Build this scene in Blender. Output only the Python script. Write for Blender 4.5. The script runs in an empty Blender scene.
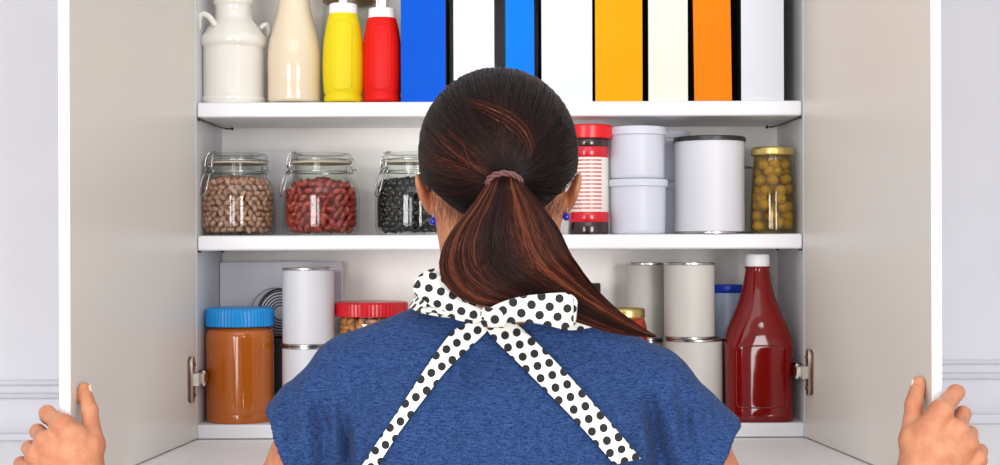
import bpy, bmesh, math, random
import numpy as np
import openvdb as vdb
from mathutils import Vector, Matrix, Euler
random.seed(7); rng = np.random.default_rng(7)
C = bpy.context.scene.collection
ZC = 1.40; D0 = 1.96; F = 1400.0; PI = math.pi
def sc(y): return (D0 + y) / F                       # metres per pixel of the photograph at depth y
def X(px, y=0): return (px - 500) * sc(y)
def Z(py, y=0): return ZC + (248 - py) * sc(y)
def P(px, py, y): return (X(px, y), y, Z(py, y))

# ---------------------------------------------------------------- materials
def lin(c):
    r = []
    for v in c[:3]:
        v /= 255.0
        r.append(v / 12.92 if v <= .04045 else ((v + .055) / 1.055) ** 2.4)
    return (*r, 1)
def N(nt, t, **kw):
    n = nt.nodes.new(t)
    for k, v in kw.items(): setattr(n, k, v)
    return n
def pm(name, col, rough=.5, metal=0, spec=.5, coat=0, bump=None, var=None, stretch=None, sss=0, sheen=0, attr=None, aniso=0, each=None):
    """procedural principled material: var=(scale, second colour, amount), bump=(scale, strength, distance)"""
    m = bpy.data.materials.new(name); m.use_nodes = True; nt = m.node_tree
    b = nt.nodes['Principled BSDF']
    b.inputs['Base Color'].default_value = lin(col); b.inputs['Roughness'].default_value = rough
    b.inputs['Metallic'].default_value = metal; b.inputs['Specular IOR Level'].default_value = spec
    b.inputs['Coat Weight'].default_value = coat; b.inputs['Coat Roughness'].default_value = .05
    b.inputs['Sheen Weight'].default_value = sheen
    if aniso: b.inputs['Anisotropic'].default_value = aniso
    if sss:
        b.inputs['Subsurface Weight'].default_value = sss
        b.inputs['Subsurface Radius'].default_value = (.012, .004, .002); b.inputs['Subsurface Scale'].default_value = .5
    tc = N(nt, 'ShaderNodeTexCoord'); mp = N(nt, 'ShaderNodeMapping')
    nt.links.new(tc.outputs['Object'], mp.inputs[0])
    if stretch: mp.inputs['Scale'].default_value = stretch
    if attr:
        a = N(nt, 'ShaderNodeAttribute', attribute_name=attr); nt.links.new(a.outputs['Color'], b.inputs['Base Color'])
    if var is None and not attr: var = (9, tuple(max(0, c - 5) for c in col), .5)
    if var:
        no = N(nt, 'ShaderNodeTexNoise'); no.inputs['Scale'].default_value = var[0]; no.inputs['Detail'].default_value = 4
        mx = N(nt, 'ShaderNodeMix', data_type='RGBA'); mr = N(nt, 'ShaderNodeMapRange')
        mr.inputs[1].default_value = .35; mr.inputs[2].default_value = .65; mr.inputs[4].default_value = var[2]
        nt.links.new(mp.outputs[0], no.inputs[0]); nt.links.new(no.outputs[0], mr.inputs[0]); nt.links.new(mr.outputs[0], mx.inputs[0])
        mx.inputs[6].default_value = lin(col); mx.inputs[7].default_value = lin(var[1])
        nt.links.new(mx.outputs[2], b.inputs['Base Color'])
    if each:                                             # every copy of the thing takes its own shade
        oi = N(nt, 'ShaderNodeObjectInfo'); mx2 = N(nt, 'ShaderNodeMix', data_type='RGBA'); ml = N(nt, 'ShaderNodeMath', operation='MULTIPLY'); ml.inputs[1].default_value = each[1]
        nt.links.new(oi.outputs['Random'], ml.inputs[0]); nt.links.new(ml.outputs[0], mx2.inputs[0]); nt.links.new(mx.outputs[2], mx2.inputs[6]); mx2.inputs[7].default_value = lin(each[0])
        nt.links.new(mx2.outputs[2], b.inputs['Base Color'])
    if bump:
        no = N(nt, 'ShaderNodeTexNoise'); no.inputs['Scale'].default_value = bump[0]; no.inputs['Detail'].default_value = 3
        bp = N(nt, 'ShaderNodeBump'); bp.inputs['Strength'].default_value = bump[1]; bp.inputs['Distance'].default_value = bump[2]
        nt.links.new(mp.outputs[0], no.inputs[0]); nt.links.new(no.outputs[0], bp.inputs['Height']); nt.links.new(bp.outputs[0], b.inputs['Normal'])
    return m
def glass(name, tint=(250, 252, 250), edge=(104, 112, 110), gl=1.0, edgepow=.25):
    m = bpy.data.materials.new(name); m.use_nodes = True; nt = m.node_tree; nt.nodes.clear()
    out = N(nt, 'ShaderNodeOutputMaterial'); mix = N(nt, 'ShaderNodeMixShader')
    tr = N(nt, 'ShaderNodeBsdfTransparent'); g = N(nt, 'ShaderNodeBsdfGlossy'); g.inputs['Roughness'].default_value = .03
    lw = N(nt, 'ShaderNodeLayerWeight'); lw.inputs[0].default_value = edgepow
    cr = N(nt, 'ShaderNodeMix', data_type='RGBA'); cr.inputs[6].default_value = lin(tint); cr.inputs[7].default_value = lin(edge)
    pw = N(nt, 'ShaderNodeMath', operation='POWER'); pw.inputs[1].default_value = 3.2
    nt.links.new(lw.outputs['Facing'], pw.inputs[0]); nt.links.new(pw.outputs[0], cr.inputs[0]); nt.links.new(cr.outputs[2], tr.inputs[0])
    lf = N(nt, 'ShaderNodeLayerWeight'); lf.inputs[0].default_value = .5          # Schlick's curve: .045 + .7 x^5
    fr = N(nt, 'ShaderNodeMath', operation='POWER'); fr.inputs[1].default_value = 4.5; nt.links.new(lf.outputs['Facing'], fr.inputs[0])
    mu = N(nt, 'ShaderNodeMath', operation='MULTIPLY_ADD'); mu.inputs[1].default_value = .55 * gl; mu.inputs[2].default_value = .045 * gl; mu.use_clamp = True
    nt.links.new(fr.outputs[0], mu.inputs[0]); nt.links.new(mu.outputs[0], mix.inputs[0])
    nt.links.new(tr.outputs[0], mix.inputs[1]); nt.links.new(g.outputs[0], mix.inputs[2]); nt.links.new(mix.outputs[0], out.inputs[0])
    return m
def polka():
    m = pm('polka_dot_cotton', (246, 243, 234), .85, sheen=.1, bump=(900, .15, .0004)); nt = m.node_tree
    b = nt.nodes['Principled BSDF']; uv = N(nt, 'ShaderNodeUVMap'); uv.uv_map = 'UVMap'
    p = .0172; ds = []
    for off in (0.0, .5):
        a = N(nt, 'ShaderNodeVectorMath', operation='MULTIPLY_ADD'); a.inputs[1].default_value = (1/p, 1/p, 0); a.inputs[2].default_value = (off, off, 0)
        f = N(nt, 'ShaderNodeVectorMath', operation='FRACTION'); s = N(nt, 'ShaderNodeVectorMath', operation='SUBTRACT'); s.inputs[1].default_value = (.5, .5, 0)
        l = N(nt, 'ShaderNodeVectorMath', operation='LENGTH')
        nt.links.new(uv.outputs[0], a.inputs[0]); nt.links.new(a.outputs[0], f.inputs[0]); nt.links.new(f.outputs[0], s.inputs[0]); nt.links.new(s.outputs[0], l.inputs[0])
        ds.append(l)
    mn = N(nt, 'ShaderNodeMath', operation='MINIMUM'); lt = N(nt, 'ShaderNodeMath', operation='LESS_THAN'); lt.inputs[1].default_value = .238
    nt.links.new(ds[0].outputs['Value'], mn.inputs[0]); nt.links.new(ds[1].outputs['Value'], mn.inputs[1]); nt.links.new(mn.outputs[0], lt.inputs[0])
    mx = N(nt, 'ShaderNodeMix', data_type='RGBA'); mx.inputs[6].default_value = lin((250, 248, 240)); mx.inputs[7].default_value = lin((28, 28, 30))
    nt.links.new(lt.outputs[0], mx.inputs[0]); nt.links.new(mx.outputs[2], b.inputs['Base Color'])
    return m
def denim():
    m = pm('heather_blue_jersey', (50, 76, 136), .95, spec=.2, sheen=.05); nt = m.node_tree; b = nt.nodes['Principled BSDF']
    tc = nt.nodes['Texture Coordinate']; fac = []
    for s in ((420, 420, 1500), (1300, 1300, 420), (150, 150, 900)):
        mp = N(nt, 'ShaderNodeMapping'); mp.inputs['Scale'].default_value = s
        no = N(nt, 'ShaderNodeTexNoise'); no.inputs['Scale'].default_value = 1.0; no.inputs['Detail'].default_value = 1
        nt.links.new(tc.outputs['Object'], mp.inputs[0]); nt.links.new(mp.outputs[0], no.inputs[0]); fac.append(no)
    a = N(nt, 'ShaderNodeMath', operation='ADD'); nt.links.new(fac[0].outputs[0], a.inputs[0]); nt.links.new(fac[1].outputs[0], a.inputs[1])
    a2 = N(nt, 'ShaderNodeMath', operation='ADD'); nt.links.new(a.outputs[0], a2.inputs[0]); nt.links.new(fac[2].outputs[0], a2.inputs[1])
    mr = N(nt, 'ShaderNodeMapRange'); mr.inputs[1].default_value = 1.15; mr.inputs[2].default_value = 1.9
    nt.links.new(a2.outputs[0], mr.inputs[0])
    mx = N(nt, 'ShaderNodeMix', data_type='RGBA'); mx.inputs[6].default_value = lin((12, 34, 76)); mx.inputs[7].default_value = lin((56, 84, 134))
    nt.links.new(mr.outputs[0], mx.inputs[0]); nt.links.new(mx.outputs[2], b.inputs['Base Color'])
    bp = N(nt, 'ShaderNodeBump'); bp.inputs['Strength'].default_value = .25; bp.inputs['Distance'].default_value = .0005
    nt.links.new(a2.outputs[0], bp.inputs['Height']); nt.links.new(bp.outputs[0], b.inputs['Normal'])
    return m

M = dict(
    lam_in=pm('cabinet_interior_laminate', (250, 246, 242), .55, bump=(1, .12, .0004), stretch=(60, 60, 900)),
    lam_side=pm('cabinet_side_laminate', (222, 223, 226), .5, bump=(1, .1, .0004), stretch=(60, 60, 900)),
    door=pm('door_laminate', (222, 217, 209), .35, bump=(1, .1, .0003), stretch=(50, 50, 800)),
    white=pm('white_enamel', (238, 237, 241), .35),
    wall=pm('pale_lilac_wall', (206, 204, 211), .8, bump=(60, .1, .001)),
    trim=pm('white_trim', (206, 204, 212), .5),
    counter=pm('white_counter', (236, 235, 235), .4, bump=(40, .05, .0005)),
    floor=pm('wood_floor', (150, 120, 90), .5, var=(4, (120, 92, 66), .8), stretch=(1, 8, 1)),
    ceramic=pm('white_glazed_ceramic', (236, 232, 223), .12, coat=.6),
    cream=pm('cream_glaze', (226, 209, 182), .12, coat=.7),
    yellow=pm('yellow_plastic', (226, 204, 10), .5, spec=.3, bump=(500, .1, .0003)),
    red=pm('red_plastic', (220, 18, 12), .5, spec=.25, bump=(500, .1, .0003)),
    wplas=pm('white_plastic', (244, 242, 246), .35),
    tub=pm('white_tub_plastic', (214, 217, 229), .4),
    glass=glass('clear_glass', gl=.75), glassthin=glass('clear_glass_thin', edge=(160, 168, 165)),
    steel=pm('steel_wire', (205, 205, 205), .2, 1), tin=pm('tinplate', (190, 188, 184), .25, 1, bump=(30, .05, .0005)),
    darksteel=pm('dark_tin_end', (84, 83, 82), .35, 1),
    gasket=pm('gasket_rubber', (206, 192, 170), .6),
    label=pm('white_paper_label', (220, 220, 227), .45), label_shaded=pm('shaded_warm_white_label', (206, 202, 195), .5),  # warm white label is darkened to carry the shade on the right-hand cans
    blacklid=pm('black_plastic', (38, 36, 38), .35),
    canred=pm('canister_red', (210, 16, 40), .25, coat=.3), capred=pm('cap_red', (232, 14, 24), .3),
    candark=pm('canister_dark', (48, 22, 26), .2, coat=.5), candlab=pm('canister_label', (238, 232, 222), .4),
    gold=pm('gold_lid', (220, 194, 120), .28, 1), olive=pm('olive_skin', (206, 176, 52), .25, var=(60, (172, 150, 36), .9), coat=.3, each=((146, 134, 30), .75)),
    pimento=pm('pimento', (205, 60, 20), .35),
    brine=glass('olive_brine_glass', (246, 236, 196), (110, 100, 60), 1.0),
    peanut=pm('peanut_butter', (188, 98, 20), .10, coat=.4, var=(14, (174, 86, 14), .6)),
    bluelid=pm('blue_lid_plastic', (14, 146, 222), .35), redlid=pm('red_lid_plastic', (206, 12, 32), .3),
    dbluelid=pm('dark_blue_lid', (20, 60, 190), .35), bluetub=pm('pale_blue_tub', (176, 190, 214), .35),
    box=pm('pale_grey_card', (232, 230, 236), .6), boxb=pm('grey_card', (204, 204, 202), .6),
    dark=pm('dark_brown_print', (44, 30, 28), .5), darkg=pm('charcoal_card', (70, 68, 72), .6),
    ketchup=pm('ketchup_in_glass', (122, 5, 5), .06, spec=.3, coat=.25, var=(20, (112, 6, 6), .5)),
    salsa=pm('salsa', (190, 62, 28), .3, var=(120, (120, 30, 14), .9)),
    nuts=pm('roasted_nuts', (222, 150, 66), .45, var=(90, (190, 110, 40), .8)),
    pinto=pm('pinto_bean', (222, 184, 158), .35, var=(230, (142, 84, 64), .9), each=((158, 100, 78), .75)),
    kidney=pm('kidney_bean', (150, 26, 24), .22, coat=.4, var=(90, (140, 18, 20), .7), each=((206, 84, 56), .6)),
    black=pm('black_bean', (12, 12, 18), .2, coat=.5),
    wood=pm('amber_wood_lid', (206, 140, 34), .4, var=(12, (170, 104, 20), .8)),
    skin=pm('skin', (203, 140, 104), .5, spec=.35, sss=.06, var=(70, (184, 112, 82), .75), bump=(330, .5, .0009)),
    nail=pm('nail', (240, 190, 170), .2), eye=pm('eye_white', (240, 238, 232), .1),
    dot=polka(), shirt=denim(), jeans=pm('dark_trousers', (34, 36, 48), .9), shoe=pm('shoe', (30, 30, 30), .5),
    hair=pm('hair', (40, 20, 14), .38, spec=.2, attr='Col'),
    tie=pm('mauve_elastic', (112, 72, 72), .7, bump=(1, .8, .0012), stretch=(500, 500, 500)),
    bead=pm('blue_bead', (20, 36, 190), .1, coat=.8), silver=pm('silver', (210, 210, 215), .15, 1),
    hinge=pm('hinge_nickel', (196, 190, 182), .28, 1), hbrown=pm('hinge_bronze', (120, 84, 66), .4, 1),
    wiredark=pm('shelf_clip_wire', (90, 84, 80), .4, 1),
)

# ---------------------------------------------------------------- mesh helpers
def tag(o, label=None, cat=None, group=None, kind=None):
    for k, v in (('label', label), ('category', cat), ('group', group), ('kind', kind)):
        if v: o[k] = v
    return o
def obj(name, me, mat, parent=None, smooth=True):
    o = bpy.data.objects.new(name, me); C.objects.link(o)
    for m in (mat if isinstance(mat, (list, tuple)) else [mat]): me.materials.append(m)
    if smooth: me.shade_smooth()
    if parent is not None:
        o.parent = parent; o.matrix_parent_inverse = parent.matrix_world.inverted() if False else Matrix.Translation(-Vector(parent.location)) if parent.rotation_euler == Euler((0, 0, 0)) else (Matrix.Translation(parent.location) @ parent.rotation_euler.to_matrix().to_4x4()).inverted()
    return o
def thing(name, label, cat, loc, group=None):
    o = bpy.data.objects.new(name, None); o.empty_display_size = .02; C.objects.link(o); o.location = loc
    return tag(o, label, cat, group)
class MB:
    """collects geometry in world coordinates and links it as one mesh object"""
    def __init__(s): s.v = []; s.f = []; s.mi = []
    def add(s, v, f, mi=0):
        n = len(s.v); s.v += [tuple(p) for p in v]; s.f += [tuple(i + n for i in q) for q in f]; s.mi += [mi] * len(f); return s
    def box(s, x0, x1, y0, y1, z0, z1, mi=0, mat=None, faces=None):
        v = [(x, y, z) for z in (z0, z1) for y in (y0, y1) for x in (x0, x1)]
        if mat is not None: v = [mat @ Vector(p) for p in v]
        f = [(0, 2, 3, 1), (4, 5, 7, 6), (0, 1, 5, 4), (2, 6, 7, 3), (0, 4, 6, 2), (1, 3, 7, 5)]   # bottom top front back left right
        n = len(s.v); s.add(v, f, mi)
        if faces:
            for k, m_ in faces.items(): s.mi[len(s.mi) - 6 + k] = m_
        return s
    def loft(s, prof, cx, cy, seg=48, mi=0, cap=True, rib=None, rot=None):
        """prof rows: (halfwidth, z[, halfdepth, exponent]) in metres"""
        rings = []
        for row in prof:
            w, z = row[0], row[1]; d = row[2] if len(row) > 2 else w; n = row[3] if len(row) > 3 else 2
            r = []
            for k in range(seg):
                a = 2 * PI * k / seg; c_, s_ = math.cos(a), math.sin(a)
                e = 2.0 / n; ww, dd = w, d
                if rib: ww += rib * (1 if k % 2 else 0); dd += rib * (1 if k % 2 else 0)
                r.append(Vector((cx + ww * math.copysign(abs(c_) ** e, c_), cy + dd * math.copysign(abs(s_) ** e, s_), z)))
            rings.append(r)
        v = [p for r in rings for p in r]
        f = []
        for i in range(len(rings) - 1):
            for k in range(seg):
                k2 = (k + 1) % seg
                f.append((i * seg + k, i * seg + k2, (i + 1) * seg + k2, (i + 1) * seg + k))
        if cap:
            v.append(Vector((cx, cy, prof[0][1]))); v.append(Vector((cx, cy, prof[-1][1]))); a, b = len(v) - 2, len(v) - 1
            for k in range(seg):
                k2 = (k + 1) % seg
                f.append((a, k2, k)); f.append((b, (len(rings) - 1) * seg + k, (len(rings) - 1) * seg + k2))
        if rot is not None: v = [rot @ p for p in v]
        return s.add(v, f, mi)
    def tube(s, pts, r, seg=8, mi=0, closed=False):
        pts = [Vector(p) for p in pts]; n = len(pts); rs = r if isinstance(r, (list, tuple)) else [r] * n
        v, f = [], []; up = Vector((0.13, .21, 1)).normalized()
        prev = None
        for i, p in enumerate(pts):
            if closed: t = pts[(i + 1) % n] - pts[i - 1]
            else: t = pts[min(i + 1, n - 1)] - pts[max(i - 1, 0)]
            t.normalize()
            if prev is None: a = t.cross(up if abs(t.dot(up)) < .95 else Vector((1, 0, 0))).normalized()
            else: a = (prev - t * prev.dot(t)).normalized()
            prev = a; b = t.cross(a)
            for k in range(seg):
                q = 2 * PI * k / seg; v.append(p + a * rs[i] * math.cos(q) + b * rs[i] * math.sin(q))
        for i in range(n if closed else n - 1):
            j = (i + 1) % n
            for k in range(seg):
                k2 = (k + 1) % seg; f.append((i * seg + k, i * seg + k2, j * seg + k2, j * seg + k))
        if not closed: f.append(tuple(range(seg - 1, -1, -1))); f.append(tuple((n - 1) * seg + k for k in range(seg)))
        return s.add(v, f, mi)
    def ball(s, c, r, seg=16, mi=0, sc_=(1, 1, 1), rot=None):
        v, f = [], []; h = seg // 2
        for i in range(h + 1):
            a = PI * i / h
            for k in range(seg):
                b = 2 * PI * k / seg
                q = Vector((r * sc_[0] * math.sin(a) * math.cos(b), r * sc_[1] * math.sin(a) * math.sin(b), r * sc_[2] * math.cos(a)))
                if rot is not None: q = rot @ q
                v.append(Vector(c) + q)
        for i in range(h):
            for k in range(seg): f.append((i * seg + k, (i + 1) * seg + k, (i + 1) * seg + (k + 1) % seg, i * seg + (k + 1) % seg))
        return s.add(v, f, mi)
    def build(s, name, mat, parent=None, smooth=True, bevel=0, sharp=None):
        me = bpy.data.meshes.new(name); me.from_pydata(s.v, [], s.f); me.update()
        o = obj(name, me, mat, parent, smooth)
        me.polygons.foreach_set('material_index', s.mi)
        if smooth and sharp is not None: me.set_sharp_from_angle(angle=math.radians(sharp))
        if bevel:
            b = o.modifiers.new('bevel', 'BEVEL'); b.width = bevel; b.segments = 3; b.limit_method = 'ANGLE'
            me.shade_smooth(); me.set_sharp_from_angle(angle=math.radians(50)); b.harden_normals = True
        return o
def npmesh(name, v, f, mat, parent=None, col=None, smooth=True):
    v = np.asarray(v, np.float32); f = np.asarray(f, np.int32); k = f.shape[1]
    me = bpy.data.meshes.new(name); me.vertices.add(len(v)); me.vertices.foreach_set('co', v.ravel())
    me.loops.add(f.size); me.loops.foreach_set('vertex_index', f.ravel())
    me.polygons.add(len(f)); me.polygons.foreach_set('loop_start', np.arange(0, f.size, k, dtype=np.int32))
    me.update(calc_edges=True)
    if col is not None:
        a = me.color_attributes.new('Col', 'FLOAT_COLOR', 'POINT'); a.data.foreach_set('color', np.asarray(col, np.float32).ravel())
    return obj(name, me, mat, parent, smooth)
def px_prof(rows, y):
    """rows (halfwidth px, py, ...) -> metres at depth y"""
    out = []
    for r in rows:
        q = [r[0] * sc(y), Z(r[1], y)]
        if len(r) > 2: q.append(r[2] * sc(y))
        if len(r) > 3: q.append(r[3])
        out.append(tuple(q))
    return out
def smoothprof(rows, n=6):
    """Catmull-Rom densify a profile"""
    rows = [tuple(r) for r in rows]; out = []
    for i in range(len(rows) - 1):
        p0 = rows[max(i - 1, 0)]; p1 = rows[i]; p2 = rows[i + 1]; p3 = rows[min(i + 2, len(rows) - 1)]
        for k in range(n):
            t = k / n
            out.append(tuple(.5 * (2 * b + (c - a) * t + (2 * a - 5 * b + 4 * c - d) * t * t + (3 * b - a - 3 * c + d) * t ** 3) for a, b, c, d in zip(p0, p1, p2, p3)))
    out.append(rows[-1]); return out

# ---------------------------------------------------------------- the room
ZTOP = Z(-90); ZK = Z(438.8)                        # cabinet top, counter top
XW = .4250                                          # inner half width of the cabinet
def st(o): o['kind'] = 'structure'; return o
st(MB().box(-1.9, 1.9, -4.2, .30, -.05, 0).build('floor', M['floor'], smooth=False))
st(MB().box(-1.9, 1.9, .205, .30, 0, 2.6).build('wall_back', M['wall'], smooth=False))
st(MB().box(-1.9, -.448, .0, .20, 0, 2.6).build('wall_left', M['wall'], smooth=False))
st(MB().box(.448, 1.9, .149, .20, 0, 2.6).build('wall_right', M['wall'], smooth=False))
def trims(xa, xb, y, bands, name):
    for (a, b, t) in bands:
        z1, z0 = Z(a, y), Z(b, y); h = z1 - z0
        m = MB()
        prof = [(0, z0), (t * .6, z0 + .1 * h), (t, z0 + .35 * h), (t * .7, z0 + .5 * h), (t * .9, z0 + .8 * h), (t * .3, z1), (0, z1)]
        v = [(x, y - q, z) for x in (xa, xb) for q, z in prof]; n = len(prof)
        m.add(v, [(i, i + 1, n + i + 1, n + i) for i in range(n - 1)] + [tuple(range(n)), tuple(range(2 * n - 1, n - 1, -1))])
        st(m.build(name, M['trim'], sharp=30))
trims(-1.9, -.448, 0, [(378, 384.5, .006)], 'trim_1'); trims(-1.9, -.448, 0, [(391, 397.5, .008)], 'trim_2')
trims(.448, 1.9, .149, [(361, 366.5, .006)], 'trim_3'); trims(.448, 1.9, .149, [(374, 381.5, .008)], 'trim_4')
st(MB().box(-1.9, -.448, -.008, 0, ZK, Z(431.5)).build('baseboard_left', M['trim'], bevel=.002))
st(MB().box(.448, 1.9, .141, .149, ZK, Z(415.5, .149)).build('baseboard_right', M['trim'], bevel=.002))
ct = thing('counter', 'long white countertop under the cabinet', 'counter', (0, -.05, 0))
MB().box(-1.9, 1.9, -.285, .0, ZK - .035, ZK).box(.448, 1.9, 0, .149, ZK - .035, ZK).box(-.448, .448, 0, .2, ZK - .035, ZK).build('worktop', M['counter'], ct, smooth=False)
MB().box(-1.9, 1.9, -.255, 0, 0, ZK - .035).build('base_cupboard', M['white'], ct, smooth=False)

# ---------------------------------------------------------------- the cabinet
S1, S2, SB = Z(101.2), Z(234.6), Z(424.0)
cab = thing('kitchen_cabinet', 'white kitchen cabinet with both doors wide open and two shelves', 'cabinet', (0, .09, ZK))
T = .018
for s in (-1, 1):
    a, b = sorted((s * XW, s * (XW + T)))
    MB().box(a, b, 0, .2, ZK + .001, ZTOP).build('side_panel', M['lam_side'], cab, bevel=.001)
MB().box(-XW, XW, .184, .2, ZK + .001, ZTOP).build('back_panel', M['lam_in'], cab, smooth=False)
MB().box(-XW, XW, .002, .184, ZTOP - .02, ZTOP).build('top_panel', M['lam_in'], cab, bevel=.002)
MB().box(-XW, XW, .001, .184, ZK + .0012, SB).build('bottom_panel', M['white'], cab, bevel=.0015)
for zt in (S1, S2):
    MB().box(-XW + .0008, XW - .0008, .002, .1835, zt - .0213, zt).build('shelf', M['white'], cab, bevel=.0035)
for s in (-1, 1):
    x = s * (XW - .003); zu = S1 - .0235
    m = MB().tube([(x, .004, zu), (x - s * .001, .03, zu), (x - s * .002, .10, zu), (x - s * .004, .135, zu), (x - s * .012, .15, zu - .001)], .0009, 6)
    m.tube([(x - s * .012 + .004 * math.cos(a), .15 + .004 * math.sin(a), zu - .001) for a in np.linspace(0, 6.2, 10)], .0009, 6)
    m.ball((x - s * .019, .15, zu - .001), .0026, 8).ball((x, .006, zu), .0022, 8).build('shelf_clip', M['wiredark'], cab)
    zu = S2 - .0225
    for xx, yy in ((x, .008), (x - s * .004, .15)): MB().ball((xx, yy, zu), .0022, 8, sc_=(1.5, 1, .7)).build('shelf_clip', M['wiredark'], cab)
for s, pf, pth in ((-1, 70, 12.2), (1, 931.5, 11.3)):
    xf = X(pf, -.431); xh = s * XW; y0, y1 = -.431, -.002
    th = pth * sc(-.431)
    L = math.hypot(xf - xh, y1 - y0); ang = math.atan2(xf - xh, -(y0 - y1))
    zb, zt = ZK + .0015, ZTOP
    v = []
    nx, ny = s * (y1 - y0) / L, (xf - xh) * s / L       # outward normal of the door in plan
    quad = [(xh, y1), (xf, y0), (xf + nx * th, y0 + ny * th), (xh + nx * th, y1 + ny * th)]
    v = [(q[0], q[1], z) for z in (zb, zt) for q in quad]
    d = MB().add(v, [(0, 1, 2, 3), (7, 6, 5, 4), (0, 4, 5, 1), (1, 5, 6, 2), (2, 6, 7, 3), (3, 7, 4, 0)]); d.mi[3] = 1; d = d.build('door', [M['door'], M['white']], cab, bevel=.0015)
    # free edge coloured whiter to imitate frontal light on it; hinge plate and arm
    bm = bmesh.new(); bm.from_mesh(d.data); bmesh.ops.recalc_face_normals(bm, faces=bm.faces); bm.to_mesh(d.data); bm.free()
    zc = Z(378.5 if s < 0 else 373.5, -.03)
    def face(y, off):                                 # point on the inner face at depth y, off metres inwards
        t = (y - y1) / (y0 - y1); return xh + (xf - xh) * t - s * off
    hy = -.030; hm = MB()
    for (za, zb2, o0, o1, mi) in ((-.031, .031, 0, .0022, 1), (-.032, .032, .0022, .0052, 0)):
        pr = 12; v = []
        for k in range(pr):
            a = 2 * PI * k / pr
            zz = math.copysign(.0235, math.sin(a)) + math.sin(a) * .0085; yy = hy + .010 * math.cos(a) * (1.15 if mi else .55)
            v.append((yy, zz))
        vv = [(face(yy, o0), yy, zc + zz) for yy, zz in v] + [(face(yy, o1), yy, zc + zz) for yy, zz in v]
        hm.add(vv, [tuple(range(pr)), tuple(range(2 * pr - 1, pr - 1, -1))] + [(k, (k + 1) % pr, pr + (k + 1) % pr, pr + k) for k in range(pr)], mi)
    for zz in (-.021, .021): hm.ball((face(hy, .005), hy, zc + zz), .0035, 10, 1)
    xs = face(-.02, .0052)
    for k, (ya, yb, h, w) in enumerate(((-.034, -.012, .0085, .010), (-.016, .012, .0065, .0135), (.008, .040, .0085, .0075))):
        a, b = sorted((xh - s * .0002, xh - s * w)); hm.box(a, b, ya, yb, zc - h, zc + h, 1 if k == 2 else 0)
    hm.ball((xh - s * .012, -.012, zc + .008), .0035, 10, 0).ball((xh - s * .012, -.012, zc - .008), .0035, 10, 0)
    h = hm.build('hinge', [M['hinge'], M['hbrown']], d, sharp=35)

# ---------------------------------------------------------------- top shelf
def arch(m, cx, yc, prof, dx, ptop, pbot, mi=0, r=.0016):
    rs = sorted([(z, w) for w, z, *_ in prof])
    def surf(dxp, py):
        z = Z(py, yc); w = np.interp(z, [a for a, _ in rs], [b for _, b in rs]); d = dxp * sc(yc)
        return (cx + d, yc - math.sqrt(max(w * w - d * d, 0)) + .0002, z)
    pts = [(-dx, pbot - dx * .4)] + [(-dx, q) for q in np.linspace(pbot - dx, ptop + dx, 10)]
    pts += [(-dx * math.cos(a), ptop + dx - dx * math.sin(a)) for a in np.linspace(.2, PI - .2, 9)]
    pts += [(dx, q) for q in np.linspace(ptop + dx, pbot - dx, 10)] + [(dx * math.cos(a), pbot - dx * .6 + dx * .6 * math.sin(a)) for a in np.linspace(.3, PI - .3, 7)]
    m.tube([surf(*q) for q in pts], r, 6, mi, closed=True)
# milk can
y = .056; cx = X(234.5, y); can = thing('milk_can_jar', 'white ceramic milk-can shaped jar at the left end of the top shelf', 'jar', (cx, y, S1))
k = (D0 + 0) / (D0 + y)
rows = [(31, 102), (32.6, 101), (33, 99.5), (32.6, 97.5), (31.3, 96), (31.2, 90), (31.3, 55), (31.2, 49), (31.2, 48), (33.8, 46), (34.2, 42), (33.8, 37.5), (31.6, 35), (29, 31), (24.5, 25), (20.5, 20.5), (19.2, 18.5), (18.6, 14), (18.8, 8), (19.2, 5), (20.8, 3.5), (20.6, 1), (19.2, -1), (19, -6), (21.5, -11), (22, -13)]
pr = px_prof([(a / (sc(y) / sc(0)) * k * 1.03, b) for a, b in rows], y); pr[0] = (pr[0][0], S1)
pr = [(a, max(z, S1)) for a, z in pr]
MB().loft(pr, cx, y, 64).build('body', M['ceramic'], can, sharp=60)
MB().loft(px_prof([(22.5, -13.2), (22.5, -16), (18, -20), (8, -22), (4, -24), (6, -29), (3, -32)], y), cx, y, 48).build('lid', M['ceramic'], can, sharp=60)
for s in (-1, 1):
    hp = [(31.5, 31), (31, 25), (29.5, 19), (26, 16.5), (21, 18.5), (17, 23), (13, 29)] if s < 0 else [(24, 26), (28, 22), (31, 22), (32, 25), (32, 29), (30, 33)]
    yy = y - .026 if s < 0 else y + .02
    MB().tube([(cx + s * a * sc(y), yy - (.004 if s < 0 else -.004) * i / 3, Z(b, y)) for i, (a, b) in enumerate(smoothprof(hp, 4)[::1]) for i in [i / 4]], .0042, 10).build('handle', M['ceramic'], can)
# cream bottle
y = .044; cx = X(295, y)
b = thing('milk_bottle', 'cream coloured glazed milk bottle beside the milk can', 'bottle', (cx, y, S1))
pr = px_prof(smoothprof([(24, 102.6), (26, 100.8), (26.4, 97), (26.4, 80), (26.6, 62), (25.6, 46), (22, 30), (18, 15), (16, 4), (15.5, -6), (15.6, -14)], 5), y)
pr = [(a, max(z, S1)) for a, z in pr]
MB().loft(pr, cx, y, 56).build('body', M['cream'], b, sharp=60)
MB().loft(px_prof([(15.6, -14), (17.8, -15), (18.3, -18), (17.8, -21), (16, -22), (13, -22), (13, -18)], y), cx, y, 48).build('lip', M['cream'], b, sharp=60)
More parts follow.
